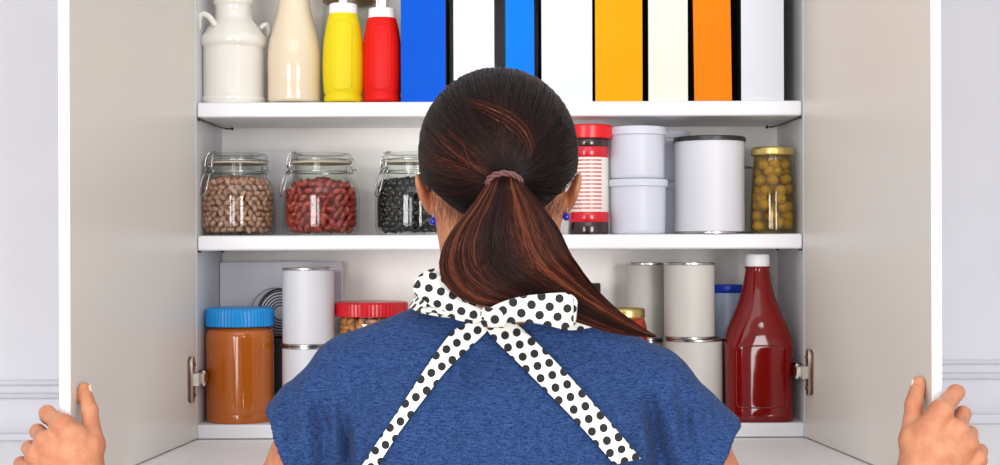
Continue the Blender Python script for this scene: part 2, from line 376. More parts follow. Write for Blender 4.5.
# squeeze bottles
for (cpx, mk, nm, lab, base, capr, ptop, capc, capz) in (
    (344, 'yellow', 'yellow plastic squeeze bottle with a white cap', 'wplas', [(18.4, 102), (19.3, 100), (19.2, 97), (18.4, 94.5), (19.6, 90), (20.5, 75), (20.6, 62), (19.6, 42), (17, 25), (14.2, 14)], 14.3, 14, 'wplas', (14, 4)),
    (382.7, 'red', 'red plastic squeeze bottle with a white cap', 'wplas', [(17.5, 102), (18.6, 100), (18.5, 97), (17.8, 94.5), (18.8, 90), (19.4, 75), (19.6, 62), (18.6, 42), (16.5, 28), (14.3, 18.5)], 13.6, 18.5, 'wplas', (18.5, 8.5))):
    y = .034; cx = X(cpx, y); b = thing('squeeze_bottle', nm + ' on the top shelf', 'bottle', (cx, y, S1), 'squeeze bottles')
    pr = px_prof(smoothprof(base, 5), y); pr = [(a, max(z, S1)) for a, z in pr]
    m = MB().loft(pr, cx, y, 56); arch(m, cx, y, pr, 9.5, ptop + 7, 91)
    m.build('body', M[mk], b, sharp=70)
    m = MB().loft(px_prof([(capr - .3, capz[0] + .5), (capr, capz[0] - .3), (capr - .3, capz[1] + .8), (capr - 1.3, capz[1])], y), cx, y, 60)
    m.build('cap', M['wplas'], b, sharp=50)
    m = MB().loft(px_prof([(6, capz[1]), (4.6, capz[1] - 2), (4, capz[1] - 5), (2.6, capz[1] - 16), (2.2, capz[1] - 20), (1.2, capz[1] - 21)], y), cx, y, 24)
    if mk == 'red': m.box(cx + .004, cx + .0065, y - .008, y + .008, Z(8.5, y), Z(-8, y)).box(cx - .0075, cx - .005, y - .008, y + .008, Z(8.5, y), Z(-3, y))
    m.build('nozzle', M['wplas'], b, sharp=50)
# glass canister with wooden lid
y = .126; cx = X(350, y); b = thing('glass_canister', 'tall clear glass canister with an amber wooden lid behind the squeeze bottles', 'canister', (cx, y, S1))
z0 = S1 + .0004
pr = [(a * sc(y), z) for a, z in ((27, z0), (30, z0 + .004), (31, z0 + .02), (30, z0 + .08), (27.5, z0 + .12), (25.5, Z(3, y)), (24, Z(3, y)), (26, z0 + .12), (28.5, z0 + .08), (29, z0 + .02), (26, z0 + .005))]
MB().loft(pr, cx, y, 48).build('glass_body', M['glassthin'], b, sharp=60)
MB().loft([(a * sc(y), z) for a, z in ((25.5, Z(2.6, y)), (26.5, Z(2, y)), (26.5, Z(-11, y)), (25, Z(-13, y)), (8, Z(-13, y)), (6, Z(-18, y)), (9, Z(-24, y)), (5, Z(-28, y)))], cx, y, 48).build('lid', M['wood'], b, sharp=50)
# cereal boxes
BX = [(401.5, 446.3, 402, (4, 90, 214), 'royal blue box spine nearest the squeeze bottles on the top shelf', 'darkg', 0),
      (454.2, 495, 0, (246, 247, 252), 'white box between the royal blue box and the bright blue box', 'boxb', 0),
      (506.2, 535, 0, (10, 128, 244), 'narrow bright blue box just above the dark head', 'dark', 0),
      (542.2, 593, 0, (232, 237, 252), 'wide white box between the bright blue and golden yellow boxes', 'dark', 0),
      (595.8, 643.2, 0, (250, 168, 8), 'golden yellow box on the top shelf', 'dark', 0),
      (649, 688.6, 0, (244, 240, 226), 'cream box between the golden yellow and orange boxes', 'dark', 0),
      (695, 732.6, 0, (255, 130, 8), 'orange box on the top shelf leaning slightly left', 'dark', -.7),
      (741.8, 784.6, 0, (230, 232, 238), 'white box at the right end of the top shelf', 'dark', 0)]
for i, (a, b_, _, colr, lab, side, tilt) in enumerate(BX):
    fy = .010 + .003 * (i % 3); x0, x1 = X(a, fy), X(b_, fy); h = .235 + .008 * ((i * 5) % 4)
    colr = tuple(c * .95 for c in colr)
    mat_ = pm('box_print_%d' % i, colr, .6, spec=.1, var=(6, tuple(max(0, c - 8) for c in colr), .6))
    xm = (x0 + x1) / 2
    R = Matrix.Translation((xm, 0, S1)) @ Matrix.Rotation(math.radians(tilt), 4, 'Y') @ Matrix.Translation((-xm, 0, -S1))
    lift = abs(math.sin(math.radians(tilt))) * (x1 - x0) / 2 + .0003
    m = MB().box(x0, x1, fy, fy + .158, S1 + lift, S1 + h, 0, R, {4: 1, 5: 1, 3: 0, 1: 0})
    # folded top flaps and a glue seam down the spine edge
    m.box(x0 + .001, x1 - .001, fy + .002, fy + .156, S1 + h, S1 + h + .0008, 0, R)
    o = m.build('cereal_box', [mat_, M[side]], bevel=.0006); tag(o, lab, 'box', 'food boxes on the top shelf')

# ---------------------------------------------------------------- bail jars on the middle shelf
def bail_jar(cpx, y, label, clasp):
    cx = X(cpx, y); j = thing('bail_jar', label, 'jar', (cx, y, S2), 'clip-top glass jars'); q = sc(y)
    zb = S2 + .0006
    out = [(29, 235.3), (33, 234.6), (36, 232.3), (37.8, 228), (38.2, 220), (38.2, 205), (38, 195), (36.5, 187), (33, 181), (30, 177.5), (29, 175), (28.6, 170), (30.2, 168.5), (30.2, 166.5), (29, 165.6), (28.4, 163.2)]
    inn = [(26, 163.2), (26, 176), (29, 179.5), (33.5, 185), (35.6, 192), (36.2, 205), (36.2, 222), (34.5, 229), (30, 231.5), (0.5, 232)]
    MB().loft(px_prof(smoothprof(out, 3) + smoothprof(inn, 3), y), cx, y, 64).build('glass_body', M['glass'], j, sharp=75)
    lid = [(26, 162), (29.6, 161.4), (30.6, 160), (30.6, 157.5), (29.8, 155), (28.6, 153.6), (26, 153), (24.5, 153.6), (23, 155), (12, 155.4), (.5, 155.6)]
    lidi = [(.5, 158), (20, 158), (24, 159.5), (25, 162)]
    MB().loft(px_prof(lid + lidi, y), cx, y, 64).build('lid', M['glass'], j, sharp=75)
    MB().loft(px_prof([(26, 163.4), (30.6, 163.4), (31, 162.6), (30.4, 161.8), (26, 161.8)], y), cx, y, 64).build('gasket', M['gasket'], j)
    def cp(a, r, py): return (cx + r * q * math.sin(a), y - r * q * math.cos(a), Z(py, y))
    m = MB()
    for py, r in ((171.6, 29.6), (160.2, 31.6)): m.tube([cp(a, r, py) for a in np.linspace(0, 2 * PI, 48, endpoint=False)], .0010, 6, closed=True)
    # front clasp: two loops and the lever that hangs below; hinge wire opposite
    for da in (-.17, .17):
        m.tube([cp(clasp + da, 30.5, 173), cp(clasp + da, 34, 171), cp(clasp + da, 34.5, 165), cp(clasp + da, 33.5, 158), cp(clasp + da * .8, 31, 153.5), cp(clasp + da * .5, 27, 152.2)], .0010, 6)
    m.tube([cp(clasp - .17, 33, 168), cp(clasp, 35.5, 165.5), cp(clasp + .17, 33, 168)], .0010, 6)
    m.tube([cp(clasp + .22 * math.cos(a), 33 + 1.2 * math.sin(a), 171.5 + 3.2 * math.sin(a)) for a in np.linspace(0, 2 * PI, 14, endpoint=False)], .0009, 6, closed=True)
    m.tube([cp(clasp - .13, 34, 171), cp(clasp - .15, 37.5, 178), cp(clasp - .16, 40, 187), cp(clasp - .12, 41, 194), cp(clasp, 41.5, 196.5), cp(clasp + .12, 41, 194), cp(clasp + .14, 39.5, 187), cp(clasp + .13, 37, 178), cp(clasp + .12, 34, 171)], .0011, 6)
    bk = clasp + PI
    for da in (-.16, .16): m.tube([cp(bk + da, 30.5, 173), cp(bk + da, 35, 170), cp(bk + da, 33.5, 160), cp(bk + da * .8, 31, 157)], .0010, 6)
    m.tube([cp(bk - .16, 35, 169), cp(bk, 36.5, 168), cp(bk + .16, 35, 169)], .0010, 6)
    m.build('wire_bail', M['steel'], j)
    return cx
def bean_mesh(name, L, W, H, bend, mat, seg=12):
    m = MB(); m.ball((0, 0, 0), 1, seg, sc_=(L / 2, W / 2, H / 2))
    m.v = [(p[0], p[1] + bend * (p[0] / (L / 2)) ** 2 * W, p[2]) for p in m.v]
    me = bpy.data.meshes.new(name); me.from_pydata(m.v, [], m.f); me.update(); me.shade_smooth(); me.materials.append(mat); return me
def fill_pos(cx, y, rin, ztop, size, dens=1.0, layers=(0,)):
    """positions in shells against the jar wall and a mound on top: (p, front?)"""
    out = []; q = sc(y); zb = Z(231.2, y)
    for ly in layers:
        r = rin - size * (.42 + .8 * ly); st_ = size * dens
        z = zb + size * .38; row = 0
        while z < ztop:
            rr = r - max(0, (zb + .010 - z)) * .9 - max(0, z - Z(190, y)) * .35
            n = max(3, int(2 * PI * rr / (st_ * 1.18)))
            for k in range(n):
                a = 2 * PI * (k + .5 * (row % 2) + random.uniform(-.18, .18)) / n
                out.append((Vector((cx + rr * math.sin(a), y - rr * math.cos(a), z + random.uniform(-.15, .15) * size)), math.cos(a) > -.12 and ly == 0, a))
            z += st_ * .78; row += 1
    return out
def mound(cx, y, rin, ztop, size, h):
    out = []
    for r in np.arange(rin - size * .9, 0, -size * .85):
        n = max(1, int(2 * PI * r / size))
        for k in range(n):
            a = 2 * PI * (k + random.random() * .4) / n
            out.append((Vector((cx + r * math.sin(a), y - r * math.cos(a), ztop + h * (1 - r / rin) + random.uniform(-.1, .15) * size)), math.cos(a) > 0, a))
    return out
def fill_jar(cpx, y, mk, nm, L, W, H, bend, top_py, h, label, plural, restlabel, individual=True, seed=1):
    random.seed(seed); cx = X(cpx, y); rin = 36.0 * sc(y); me = bean_mesh(nm, L, W, H, bend, M[mk])
    S = (L + W) / 2
    pos = fill_pos(cx, y, rin, Z(top_py, y), S * .95, .95, (0, 1)) + mound(cx, y, rin - .003, Z(top_py, y) + .0, S * .9, h)
    rest = MB(); first = None; n = 0
    for p, front, a in pos:
        e = Euler((random.uniform(-.5, .5), random.uniform(-1.3, 1.3), a + random.uniform(-.3, .3)))
        if front and individual and n < 295:
            if first is None:
                o = bpy.data.objects.new(nm, me); first = o
            else: o = first.copy()
            C.objects.link(o); o.location = p; o.rotation_euler = e; tag(o, label, 'bean', plural); n += 1
        else:
            R = e.to_matrix(); rest.add([p + R @ v.co for v in me.vertices], [tuple(f.vertices) for f in me.polygons])
    # the packed heart of the filling
    zt = Z(top_py, y); zb = Z(230.8, y)
    rest.loft([(rin * .55, zb), (rin * .72, zb + .006), (rin * .72, zt - .004), (rin * .4, zt - .001)], cx, y, 24)
    o = rest.build(nm + 's' if individual else nm, M[mk]); tag(o, restlabel, 'beans', None, 'stuff')
JY = .060
bail_jar(237.5, JY, 'clip-top glass jar of speckled pinto beans, leftmost on the middle shelf', -.78)
bail_jar(321.5, JY, 'clip-top glass jar of red kidney beans, middle of the three bean jars', -1.15)
bail_jar(413.5, JY, 'clip-top glass jar of black beans partly hidden by the head', -1.0)
fill_jar(237.5, JY, 'pinto', 'pinto_bean', .0122, .0086, .0072, .05, 182, .007, 'speckled tan pinto bean in the leftmost glass jar', 'pinto beans in the leftmost jar', 'speckled pinto beans packed deeper in the leftmost jar', True, 3)
fill_jar(321.5, JY, 'kidney', 'kidney_bean', .0160, .0090, .0078, .14, 187, .011, 'dark red kidney bean in the middle glass jar', 'kidney beans in the middle jar', 'red kidney beans packed deeper in the middle jar', True, 5)
fill_jar(413.5, JY, 'black', 'black_beans', .0118, .0084, .0074, .05, 183, .005, '', '', 'shiny black beans filling the jar beside the head', False, 8)
# pale carton behind the jars
y = .140
MB2 = MB().box(X(254, y), X(293, y), y, y + .04, S2 + .0003, Z(150.5, y)).box(X(256, y), X(291, y), y + .002, y + .038, Z(150.5, y), Z(150, y))
tag(MB2.build('carton', M['box'], bevel=.001), 'pale grey carton standing behind the first two bean jars', 'box')
# striped canister
y = .034; cx = X(588.3, y); b = thing('spice_canister', 'red and white striped canister with a red cap beside the head', 'canister', (cx, y, S2))
q = sc(y); r = 20.3
def band(a, b_): return px_prof([(r - .2, a), (r, a - .3), (r, b_ + .3), (r - .2, b_)], y)
pr = band(234.2, 222.5); pr[0] = (pr[0][0], S2 + .0003); pr[1] = (pr[1][0], S2 + .001)
MB().loft(pr, cx, y, 48).build('base_band', M['candark'], b, sharp=40)
for b0, b1 in ((222.5, 212.5), (158.5, 148)): MB().loft(band(b0, b1), cx, y, 48).build('red_band', M['canred'], b, sharp=40)
m = MB().loft(band(212.5, 158.5), cx, y, 48)
rr = (r + .12) * q
for i in range(13):
    z = Z(161.5 + i * 3.95, y); h_ = .0009; a0, a1 = -1.02, .66
    aa = np.linspace(a0, a1, 14); v = [(cx + rr * math.sin(a), y - rr * math.cos(a), z + dz) for dz in (-h_, h_) for a in aa]
    m.add(v, [(k, k + 1, 14 + k + 1, 14 + k) for k in range(13)], 1)
m.build('label', [M['candlab'], M['canred']], b, sharp=40)
MB().loft(band(148, 139.5), cx, y, 48).build('neck_band', M['candark'], b, sharp=40)
MB().loft(px_prof([(22, 139.8), (24.4, 139.2), (24.8, 133), (25, 127.5), (23, 126), (10, 125.6), (.3, 125.6)], y), cx, y, 72).build('cap', M['capred'], b, sharp=40)
# white tubs
def tub(cpx, y, r, top, bot, lidh, label, mk='tub', support=None):
    cx = X(cpx, y); zb = support if support is not None else Z(bot, y)
    b = thing('plastic_tub', label, 'tub', (cx, y, zb), 'white lidded tubs')
    pr = px_prof([(r - 2.2, bot), (r - .8, bot - 1), (r - .5, bot - 4), (r, top + lidh)], y); dz = zb - pr[0][1]
    pr = [(a, zb + i * 1e-5 if i == 0 else z) for i, (a, z) in enumerate(pr)]
    MB().loft(pr, cx, y, 64).build('body', M[mk], b, sharp=50)
    MB().loft(px_prof([(r + .6, top + lidh + .6), (r + 2.2, top + lidh), (r + 2.4, top + 2), (r + 1.6, top + .4), (r - .8, top), (r - 1.6, top + 1.2), (.3, top + 1.2)], y), cx, y, 64).build('lid', M[mk], b, sharp=50)
    return Z(top, y)
t = tub(637.5, .045, 28.2, 180.2, 234.2, 7, 'lower of the two front white round tubs on the middle shelf', support=S2 + .0003)
tub(636.8, .045, 28.0, 128.2, 179.6, 8, 'upper white round tub stacked beside the striped canister', support=t + .0004)
t = tub(664, .130, 25.5, 184, 230, 6, 'lower white tub half hidden behind the front pair', support=S2 + .0003)
tub(663, .130, 25.5, 133, 183, 7, 'upper white tub half hidden behind the front pair', support=t + .0004)
# cans
def can(cpx, y, r, top, zb, label, rim='tin', lid=None, mk='label', group='white label cans', name='food_can'):
    cx = X(cpx, y); b = thing(name, label, 'can', (cx, y, zb), group); q = sc(y); zt = Z(top, y); R = r * q
    MB().loft([(R - .0012, zb + .0035), (R - .0006, zb + .004), (R - .0006, zt - .004), (R - .0012, zt - .0036)], cx, y, 64).build('label', M[mk], b, sharp=40)
    m = MB().loft([(R - .001, zb + .0001), (R + .0002, zb + .0008), (R + .0002, zb + .0028), (R - .001, zb + .0037)], cx, y, 64)
    m.loft([(R - .001, zt - .0037), (R + .0002, zt - .0028), (R + .0002, zt - .0004), (R - .0006, zt), (R - .002, zt), (R - .0026, zt - .003), (R - .008, zt - .003), (R - .009, zt - .0024), (R * .5, zt - .0024), (R * .48, zt - .003), (.0005, zt - .003)], cx, y, 64)
    m.build('rim', M['tin'], b, sharp=40)
    if lid:
        MB().loft([(R + .0004, zt - .004), (R + .0014, zt - .0035), (R + .0014, zt + .0018), (R, zt + .003), (R - .004, zt + .003), (R - .005, zt + .0015), (.0005, zt + .0015)], cx, y, 64).build('lid', M[lid], b, sharp=40)
    return zt
can(709.8, .052, 35.0, 140.5, S2 + .0003, 'large white can with a black plastic lid on the middle shelf', lid='blacklid', name='coffee_can')
can(737, .145, 17, 168, S2 + .0003, 'small white can peeking out between the large can and the olive jar', mk='label')
# olive jar
y = .036; cx = X(772.6, y); b = thing('olive_jar', 'glass jar of green olives with a gold lid, right end of middle shelf', 'jar', (cx, y, S2)); q = sc(y)
out = [(20.5, 234), (21.8, 232), (22.2, 228), (22, 215), (21, 195), (19.6, 175), (18.6, 162), (18.8, 159), (18.4, 156)]
inn = [(17.2, 156), (17.6, 162), (18.6, 175), (20, 195), (20.9, 215), (20.6, 228), (19, 231), (.4, 231.4)]
pr = px_prof(smoothprof(out, 3) + smoothprof(inn, 3), y); pr = [(a, max(z, S2 + .0004)) for a, z in pr]
MB().loft(pr, cx, y, 56).build('glass_body', M['brine'], b, sharp=75)
MB().loft(px_prof([(19.4, 157), (20.8, 156.3), (21, 155), (20.4, 153), (20.8, 151), (20, 149.2), (18.6, 148.6), (17.6, 149.4), (.4, 149.6)], y), cx, y, 64, rib=.00035).build('lid', M['gold'], b, sharp=60)
om = MB().ball((0, 0, 0), 1, 18, sc_=(.0082, .0082, .0092)).build('green_olive', M['olive'])
pmn = MB().ball((0, 0, .0083), .0026, 10, sc_=(1, 1, .5)).build('pimento', M['pimento'], om)
first = True; random.seed(11)
ninner = 0
for li in range(8):
    py = 225.2 - li * 8.7; R = np.interp(py, [160, 175, 195, 215, 230], [17.6, 18.6, 20, 20.9, 20.6]) * q - .0086
    for k in range(6):
        if k == 5 : a = 0; rr = 0
        else: a = 2 * PI * (k + .5 * (li % 2) + .55 * random.uniform(-1, 1)) / 5 + .3; rr = R
        if rr == 0 and (li % 2): continue
        if first: o, p2 = om, pmn; first = False
        else:
            o = om.copy(); C.objects.link(o); p2 = pmn.copy(); C.objects.link(p2); p2.parent = o
        s_ = random.uniform(.93, 1.06)
        o.location = (cx + rr * math.sin(a), y - rr * math.cos(a), Z(py, y) + random.uniform(-.0030, .0030)); o.scale = (s_,) * 3
        ra = random.uniform(-1.3, 1.3)
        o.rotation_euler = (random.uniform(.9, 2.0), 0, a + PI + ra if random.random() < .6 else a + ra) if rr else (0, 0, 0)
        tag(o, 'green stuffed olive packed in the gold-lidded jar', 'olive', 'olives in the gold-lidded jar')

# ---------------------------------------------------------------- bottom shelf
y = .053; cx = X(239.8, y); b = thing('peanut_butter_jar', 'large jar of brown peanut butter with a ribbed blue lid', 'jar', (cx, y, SB))
pr = px_prof(smoothprof([(27, 426), (31, 424.5), (33, 420), (33.6, 414), (33.2, 410), (33.8, 407), (33.8, 380), (33.8, 340), (33.6, 333), (32.4, 329), (30, 327)], 4) + [(29.5, 326)], y)
pr = [(a, max(z, SB + .0003)) for a, z in pr]
MB().loft(pr, cx, y, 64).build('body', M['peanut'], b, sharp=70)
MB().loft(px_prof([(31, 325.2), (33, 324.4), (33.2, 322), (33, 310), (32, 307.4), (30, 306.4), (20, 306.1), (.4, 306)], y), cx, y, 120, rib=.0010).build('lid', M['bluelid'], b, sharp=12)
y = .156
o = MB().box(X(219.6, y), X(341.5, y), y, y + .027, SB + .0003, Z(261.5, y)).box(X(222, y), X(339, y), y + .001, y + .026, Z(261.5, y), Z(260.9, y)).build('carton', M['box'], bevel=.001)
tag(o, 'wide flat pale carton against the back of the bottom shelf', 'box')
# low charcoal box and a tin lying on it
y = .112; tz = Z(337.5, y)
tag(MB().box(X(232, y), X(287, y), .108, .153, SB + .0003, tz).box(X(233, y), X(286, y), .109, .152, tz, tz + .0004).build('storage_box', M['darkg'], bevel=.001), 'dark grey box wedged behind the peanut butter jar and the stacked cans', 'box')
R = 24.5 * sc(.115); zc_ = tz + R + .0012
tn = thing('lying_tin', 'tin lying on its side showing dark concentric rings behind the peanut butter jar', 'can', (X(274, .13), .13, tz))
RT = Matrix.Translation((X(276.5, .12), .127, zc_)) @ Matrix.Rotation(math.radians(28), 4, 'Z') @ Matrix.Rotation(math.radians(90), 4, 'X')
MB().loft([(R - .001, -.013), (R - .0004, -.0125), (R - .0004, .0125), (R - .001, .013)], 0, 0, 56, rot=RT).build('label', M['label'], tn, sharp=40)
prf = [(R - .0004, -.014), (R + .0002, -.0132), (R - .0005, -.0125), (R - .0005, .0125), (R + .0002, .0132), (R + .0002, .015), (R - .0012, .016), (R - .0022, .0155), (R - .0026, .0125)]
rr = R - .0032
while rr > .012: prf += [(rr, .0126), (rr - .0006, .0144), (rr - .0016, .0144), (rr - .0024, .0126)]; rr -= .0042
prf += [(.010, .0128), (.0004, .0128)]
MB().loft(prf, 0, 0, 56, rot=RT).build('end_cap', M['darksteel'], tn, sharp=30)
t = can(308, .052, 26.3, 344.6, SB + .0003, 'lower white can of the stack beside the peanut butter jar')
can(308.2, .052, 26.2, 267, t + .0002, 'upper white can of the stack beside the peanut butter jar')
# red lidded jar of nuts
y = .075; cx = X(371.3, y); b = thing('nut_jar', 'clear jar of roasted nuts with a ribbed red lid behind her left shoulder', 'jar', (cx, y, SB)); q = sc(y)
o_ = [(31, 417), (34, 414), (34.5, 405), (34.5, 330), (34.5, 322), (33.5, 318.5), (32.5, 316)]; i_ = [(31.3, 316), (32.5, 319), (33.3, 323), (33.3, 405), (31, 412), (.4, 413)]
pr = px_prof(o_ + i_, y); pr = [(a, max(z, SB + .0004)) for a, z in pr]; pr[0] = (pr[0][0], SB + .0003)
MB().loft(pr, cx, y, 56).build('glass_body', M['glassthin'], b, sharp=60)
MB().loft(px_prof([(34.6, 315.6), (36, 315), (36.2, 312), (36, 303), (35, 301.6), (33, 301), (.4, 301)], y), cx, y, 120, rib=.0008).build('lid', M['redlid'], b, sharp=12)
me = bean_mesh('roasted_nut', .017, .010, .008, .25, M['nuts']); m = MB()
rin = 32.8 * q; z = Z(408, y)
while z < Z(317.5, y):
    n = 17
    for k in range(n):
        a = 2 * PI * (k + random.random() * .6) / n; R_ = Euler((random.uniform(-.5, .5), random.uniform(-1.5, 1.5), a)).to_matrix(); c = Vector((cx + (rin - .0062) * math.sin(a), y - (rin - .0062) * math.cos(a), z))
        m.add([c + R_ @ v.co for v in me.vertices], [tuple(f.vertices) for f in me.polygons])
    z += .0085
m.loft([(rin * .7, Z(410, y)), (rin * .72, Z(330, y)), (rin * .7, Z(320, y))], cx, y, 24)
tag(m.build('roasted_nuts', M['nuts']), 'golden roasted nuts inside the red-lidded jar', 'nuts', None, 'stuff')
# dark capped bottle behind the hair
y = .11; cx = X(590, y); b = thing('capped_bottle', 'small white bottle with a black cap beside the trailing ponytail', 'bottle', (cx, y, SB))
MB().loft([(15 * sc(y), SB + .0003), (16.5 * sc(y), SB + .003), (16.5 * sc(y), Z(318, y)), (14 * sc(y), Z(305, y)), (9 * sc(y), Z(299, y)), (8.5 * sc(y), Z(297, y))], cx, y, 40).build('body', M['label_shaded'], b, sharp=60)
MB().loft(px_prof([(10, 297), (10.3, 296), (10.3, 284.5), (9.5, 283.4), (.3, 283.2)], y), cx, y, 60, rib=.0003).build('cap', M['blacklid'], b, sharp=40)
# gold lid jar
y = .045; cx = X(625, y); b = thing('salsa_jar', 'jar of orange-red salsa with a gold lid under the end of the ponytail', 'jar', (cx, y, SB))
pr = px_prof([(19, 422), (21.5, 420), (22, 416), (22, 340), (21.5, 328), (19.5, 321), (18.5, 318)], y); pr = [(a, max(z, SB + .0003)) for a, z in pr]
MB().loft(pr, cx, y, 48).build('body', M['salsa'], b, sharp=60)
MB().loft(px_prof([(18, 318.6), (19.4, 317.8), (19.6, 316), (19, 314), (19.5, 311.5), (18.8, 309.2), (17.4, 308.4), (16.4, 309.2), (.4, 309.4)], y), cx, y, 60, rib=.0003).build('lid', M['gold'], b, sharp=60)
# cans on the right
zt = can(647, .130, 21.3, 340, SB + .0003, 'lower white can at the back hidden below the narrow can', mk='label_shaded')
can(647, .130, 21.3, 263, zt + .0002, 'white can half hidden behind the front upper can, left of it', mk='label_shaded')
zt = can(692.6, .058, 30.0, 338.6, SB + .0003, 'wide white can at the bottom of the stack beside the ketchup bottle', mk='label_shaded')
can(689, .050, 25.6, 263, zt + .0002, 'narrower white can standing on the wide can beside the ketchup bottle', mk='label_shaded')
y = .128; cx = X(727.5, y); b = thing('lidded_container', 'pale blue container with a dark blue lid behind the ketchup bottle', 'container', (cx, y, SB))
MB().loft([(15 * sc(y), SB + .0003), (16 * sc(y), SB + .004), (16.6 * sc(y), Z(294, y)), (16 * sc(y), Z(292, y))], cx, y, 48).build('body', M['bluetub'], b, sharp=50)
MB().loft(px_prof([(17, 293.4), (17.8, 292.6), (17.8, 286.6), (17, 285.2), (.4, 285)], y), cx, y, 60).build('lid', M['dbluelid'], b, sharp=50)
# ketchup bottle
y = .040; cx = X(757.2, y); b = thing('ketchup_bottle', 'tall dark red ketchup bottle with a white cap', 'bottle', (cx, y, SB)); q = sc(y)
rows = [(28, 424.5, 20, 3), (32, 422.5, 23.5, 3.5), (33.6, 417, 25, 4), (33.2, 410, 25, 4), (33, 402, 24.5, 4), (33.2, 380, 24.5, 4), (33.6, 352, 25, 4), (34, 345, 25, 3.6), (33, 338, 24.5, 3), (30, 328, 23, 2.6), (24.5, 315, 21, 2.2), (18.5, 300, 17, 2), (15, 288, 14.5, 2), (12.6, 275, 12.6, 2), (11.9, 268.5, 11.9, 2)]
pr = px_prof(smoothprof(rows, 5), y); pr = [(a[0], max(a[1], SB + .0003), a[2], a[3]) for a in pr]
m = MB().loft(pr, cx, y, 80)
rs = sorted((p_[1], p_[0], p_[2], p_[3]) for p_ in pr)
def ks(dx, py, e=.0):
    z = Z(py, y); A = [r_[0] for r_ in rs]; w = np.interp(z, A, [r_[1] for r_ in rs]); d_ = np.interp(z, A, [r_[2] for r_ in rs]); n = np.interp(z, A, [r_[3] for r_ in rs])
    return (cx + dx * q, y - d_ * max(1 - abs(dx * q / w) ** n, 0) ** (1 / n) + .0003 - e, z)
loop = []
for (x0, y0_, x1, y1_, a0) in ((25, 350, 25, 398, 0), (25, 404, -25, 404, 1), (-25, 398, -25, 350, 2), (-25, 344, 25, 344, 3)):
    pass
rc_ = 5
for (ccx, ccy, a0) in ((20, 350, -PI / 2), (20, 401, 0), (-20, 401, PI / 2), (-20, 350, PI)):
    for a in np.linspace(a0, a0 + PI / 2, 5): loop.append((ccx + rc_ * math.cos(a), ccy + rc_ * math.sin(a)))
dense = []
for i in range(len(loop)):
    p_, n_ = loop[i], loop[(i + 1) % len(loop)]; kk = max(1, int(math.hypot(n_[0] - p_[0], n_[1] - p_[1]) / 3))
    dense += [(p_[0] + (n_[0] - p_[0]) * t / kk, p_[1] + (n_[1] - p_[1]) * t / kk) for t in range(kk)]
m.tube([ks(*p_) for p_ in dense], .0014, 8, closed=True)
m.build('body', M['ketchup'], b, sharp=70)
MB().loft(px_prof([(12.6, 268.8), (13.2, 268.2), (12.6, 267.4)], y), cx, y, 40).build('neck_ring', M['ketchup'], b)
MB().loft(px_prof([(11.4, 267.4), (12, 266.8), (12, 257), (11.2, 255.4), (10, 255), (.3, 255)], y), cx, y, 72, rib=.0004).build('cap', M['wplas'], b, sharp=40)

# ---------------------------------------------------------------- the person (signed distance fields meshed with openvdb)
def grid(lo, hi, h):
    n = [int(math.ceil((b - a) / h)) + 1 for a, b in zip(lo, hi)]
    ax = [np.float32(lo[i]) + np.arange(n[i], dtype=np.float32) * np.float32(h) for i in range(3)]
    return np.meshgrid(*ax, indexing='ij')
def to_mesh(fn, lo, hi, h):
    G = grid(lo, hi, h); d = fn(*G).astype(np.float32)
    for a in range(3):                                   # close the grid edges only where the field is outside anyway
        pass
    g = vdb.FloatGrid(background=float(h * 3)); g.copyFromArray(np.ascontiguousarray(np.clip(d, -h * 3, h * 3)))
    p, q = g.convertToQuads(isovalue=0.0)[:2]
    v = p * h + np.array(lo, np.float32); q = q[:, ::-1]
    a, b_, c_ = v[q[:, 0]], v[q[:, 1]], v[q[:, 2]]
    vol = np.einsum('ij,ij->i', a - v.mean(0), np.cross(b_ - a, c_ - a)).sum()
    if vol < 0: q = q[:, ::-1]
    return v, q
def smin(a, b, k):
    h = np.clip(.5 + .5 * (b - a) / k, 0, 1); return b * (1 - h) + a * h - k * h * (1 - h)
def smax(a, b, k): return -smin(-a, -b, k)
def cone(x, y, z, a, b, ra, rb, ys=1.0):
    """round cone from a to b; ys > 1 flattens it front to back"""
    px, py, pz = x - a[0], (y - a[1]) * ys, z - a[2]; bx, by, bz = b[0] - a[0], (b[1] - a[1]) * ys, b[2] - a[2]
    L = bx * bx + by * by + bz * bz + 1e-12; t = np.clip((px * bx + py * by + pz * bz) / L, 0, 1)
    return (np.sqrt((px - t * bx) ** 2 + (py - t * by) ** 2 + (pz - t * bz) ** 2) - (ra + (rb - ra) * t)) / (ys ** .5 if ys > 1 else 1)
def ell(x, y, z, c, r):
    q = np.sqrt(((x - c[0]) / r[0]) ** 2 + ((y - c[1]) / r[1]) ** 2 + ((z - c[2]) / r[2]) ** 2); return (q - 1) * min(r)
def H(z): return ZC + z
BY = -.475
SHL, SHR = (-.163, -.49, H(-.143)), (.166, -.49, H(-.156))
ELL, ELR = (-.275, -.545, H(-.395)), (.280, -.545, H(-.395))
WRL, WRR = P(78, 506, -.470), P(922, 506, -.470)
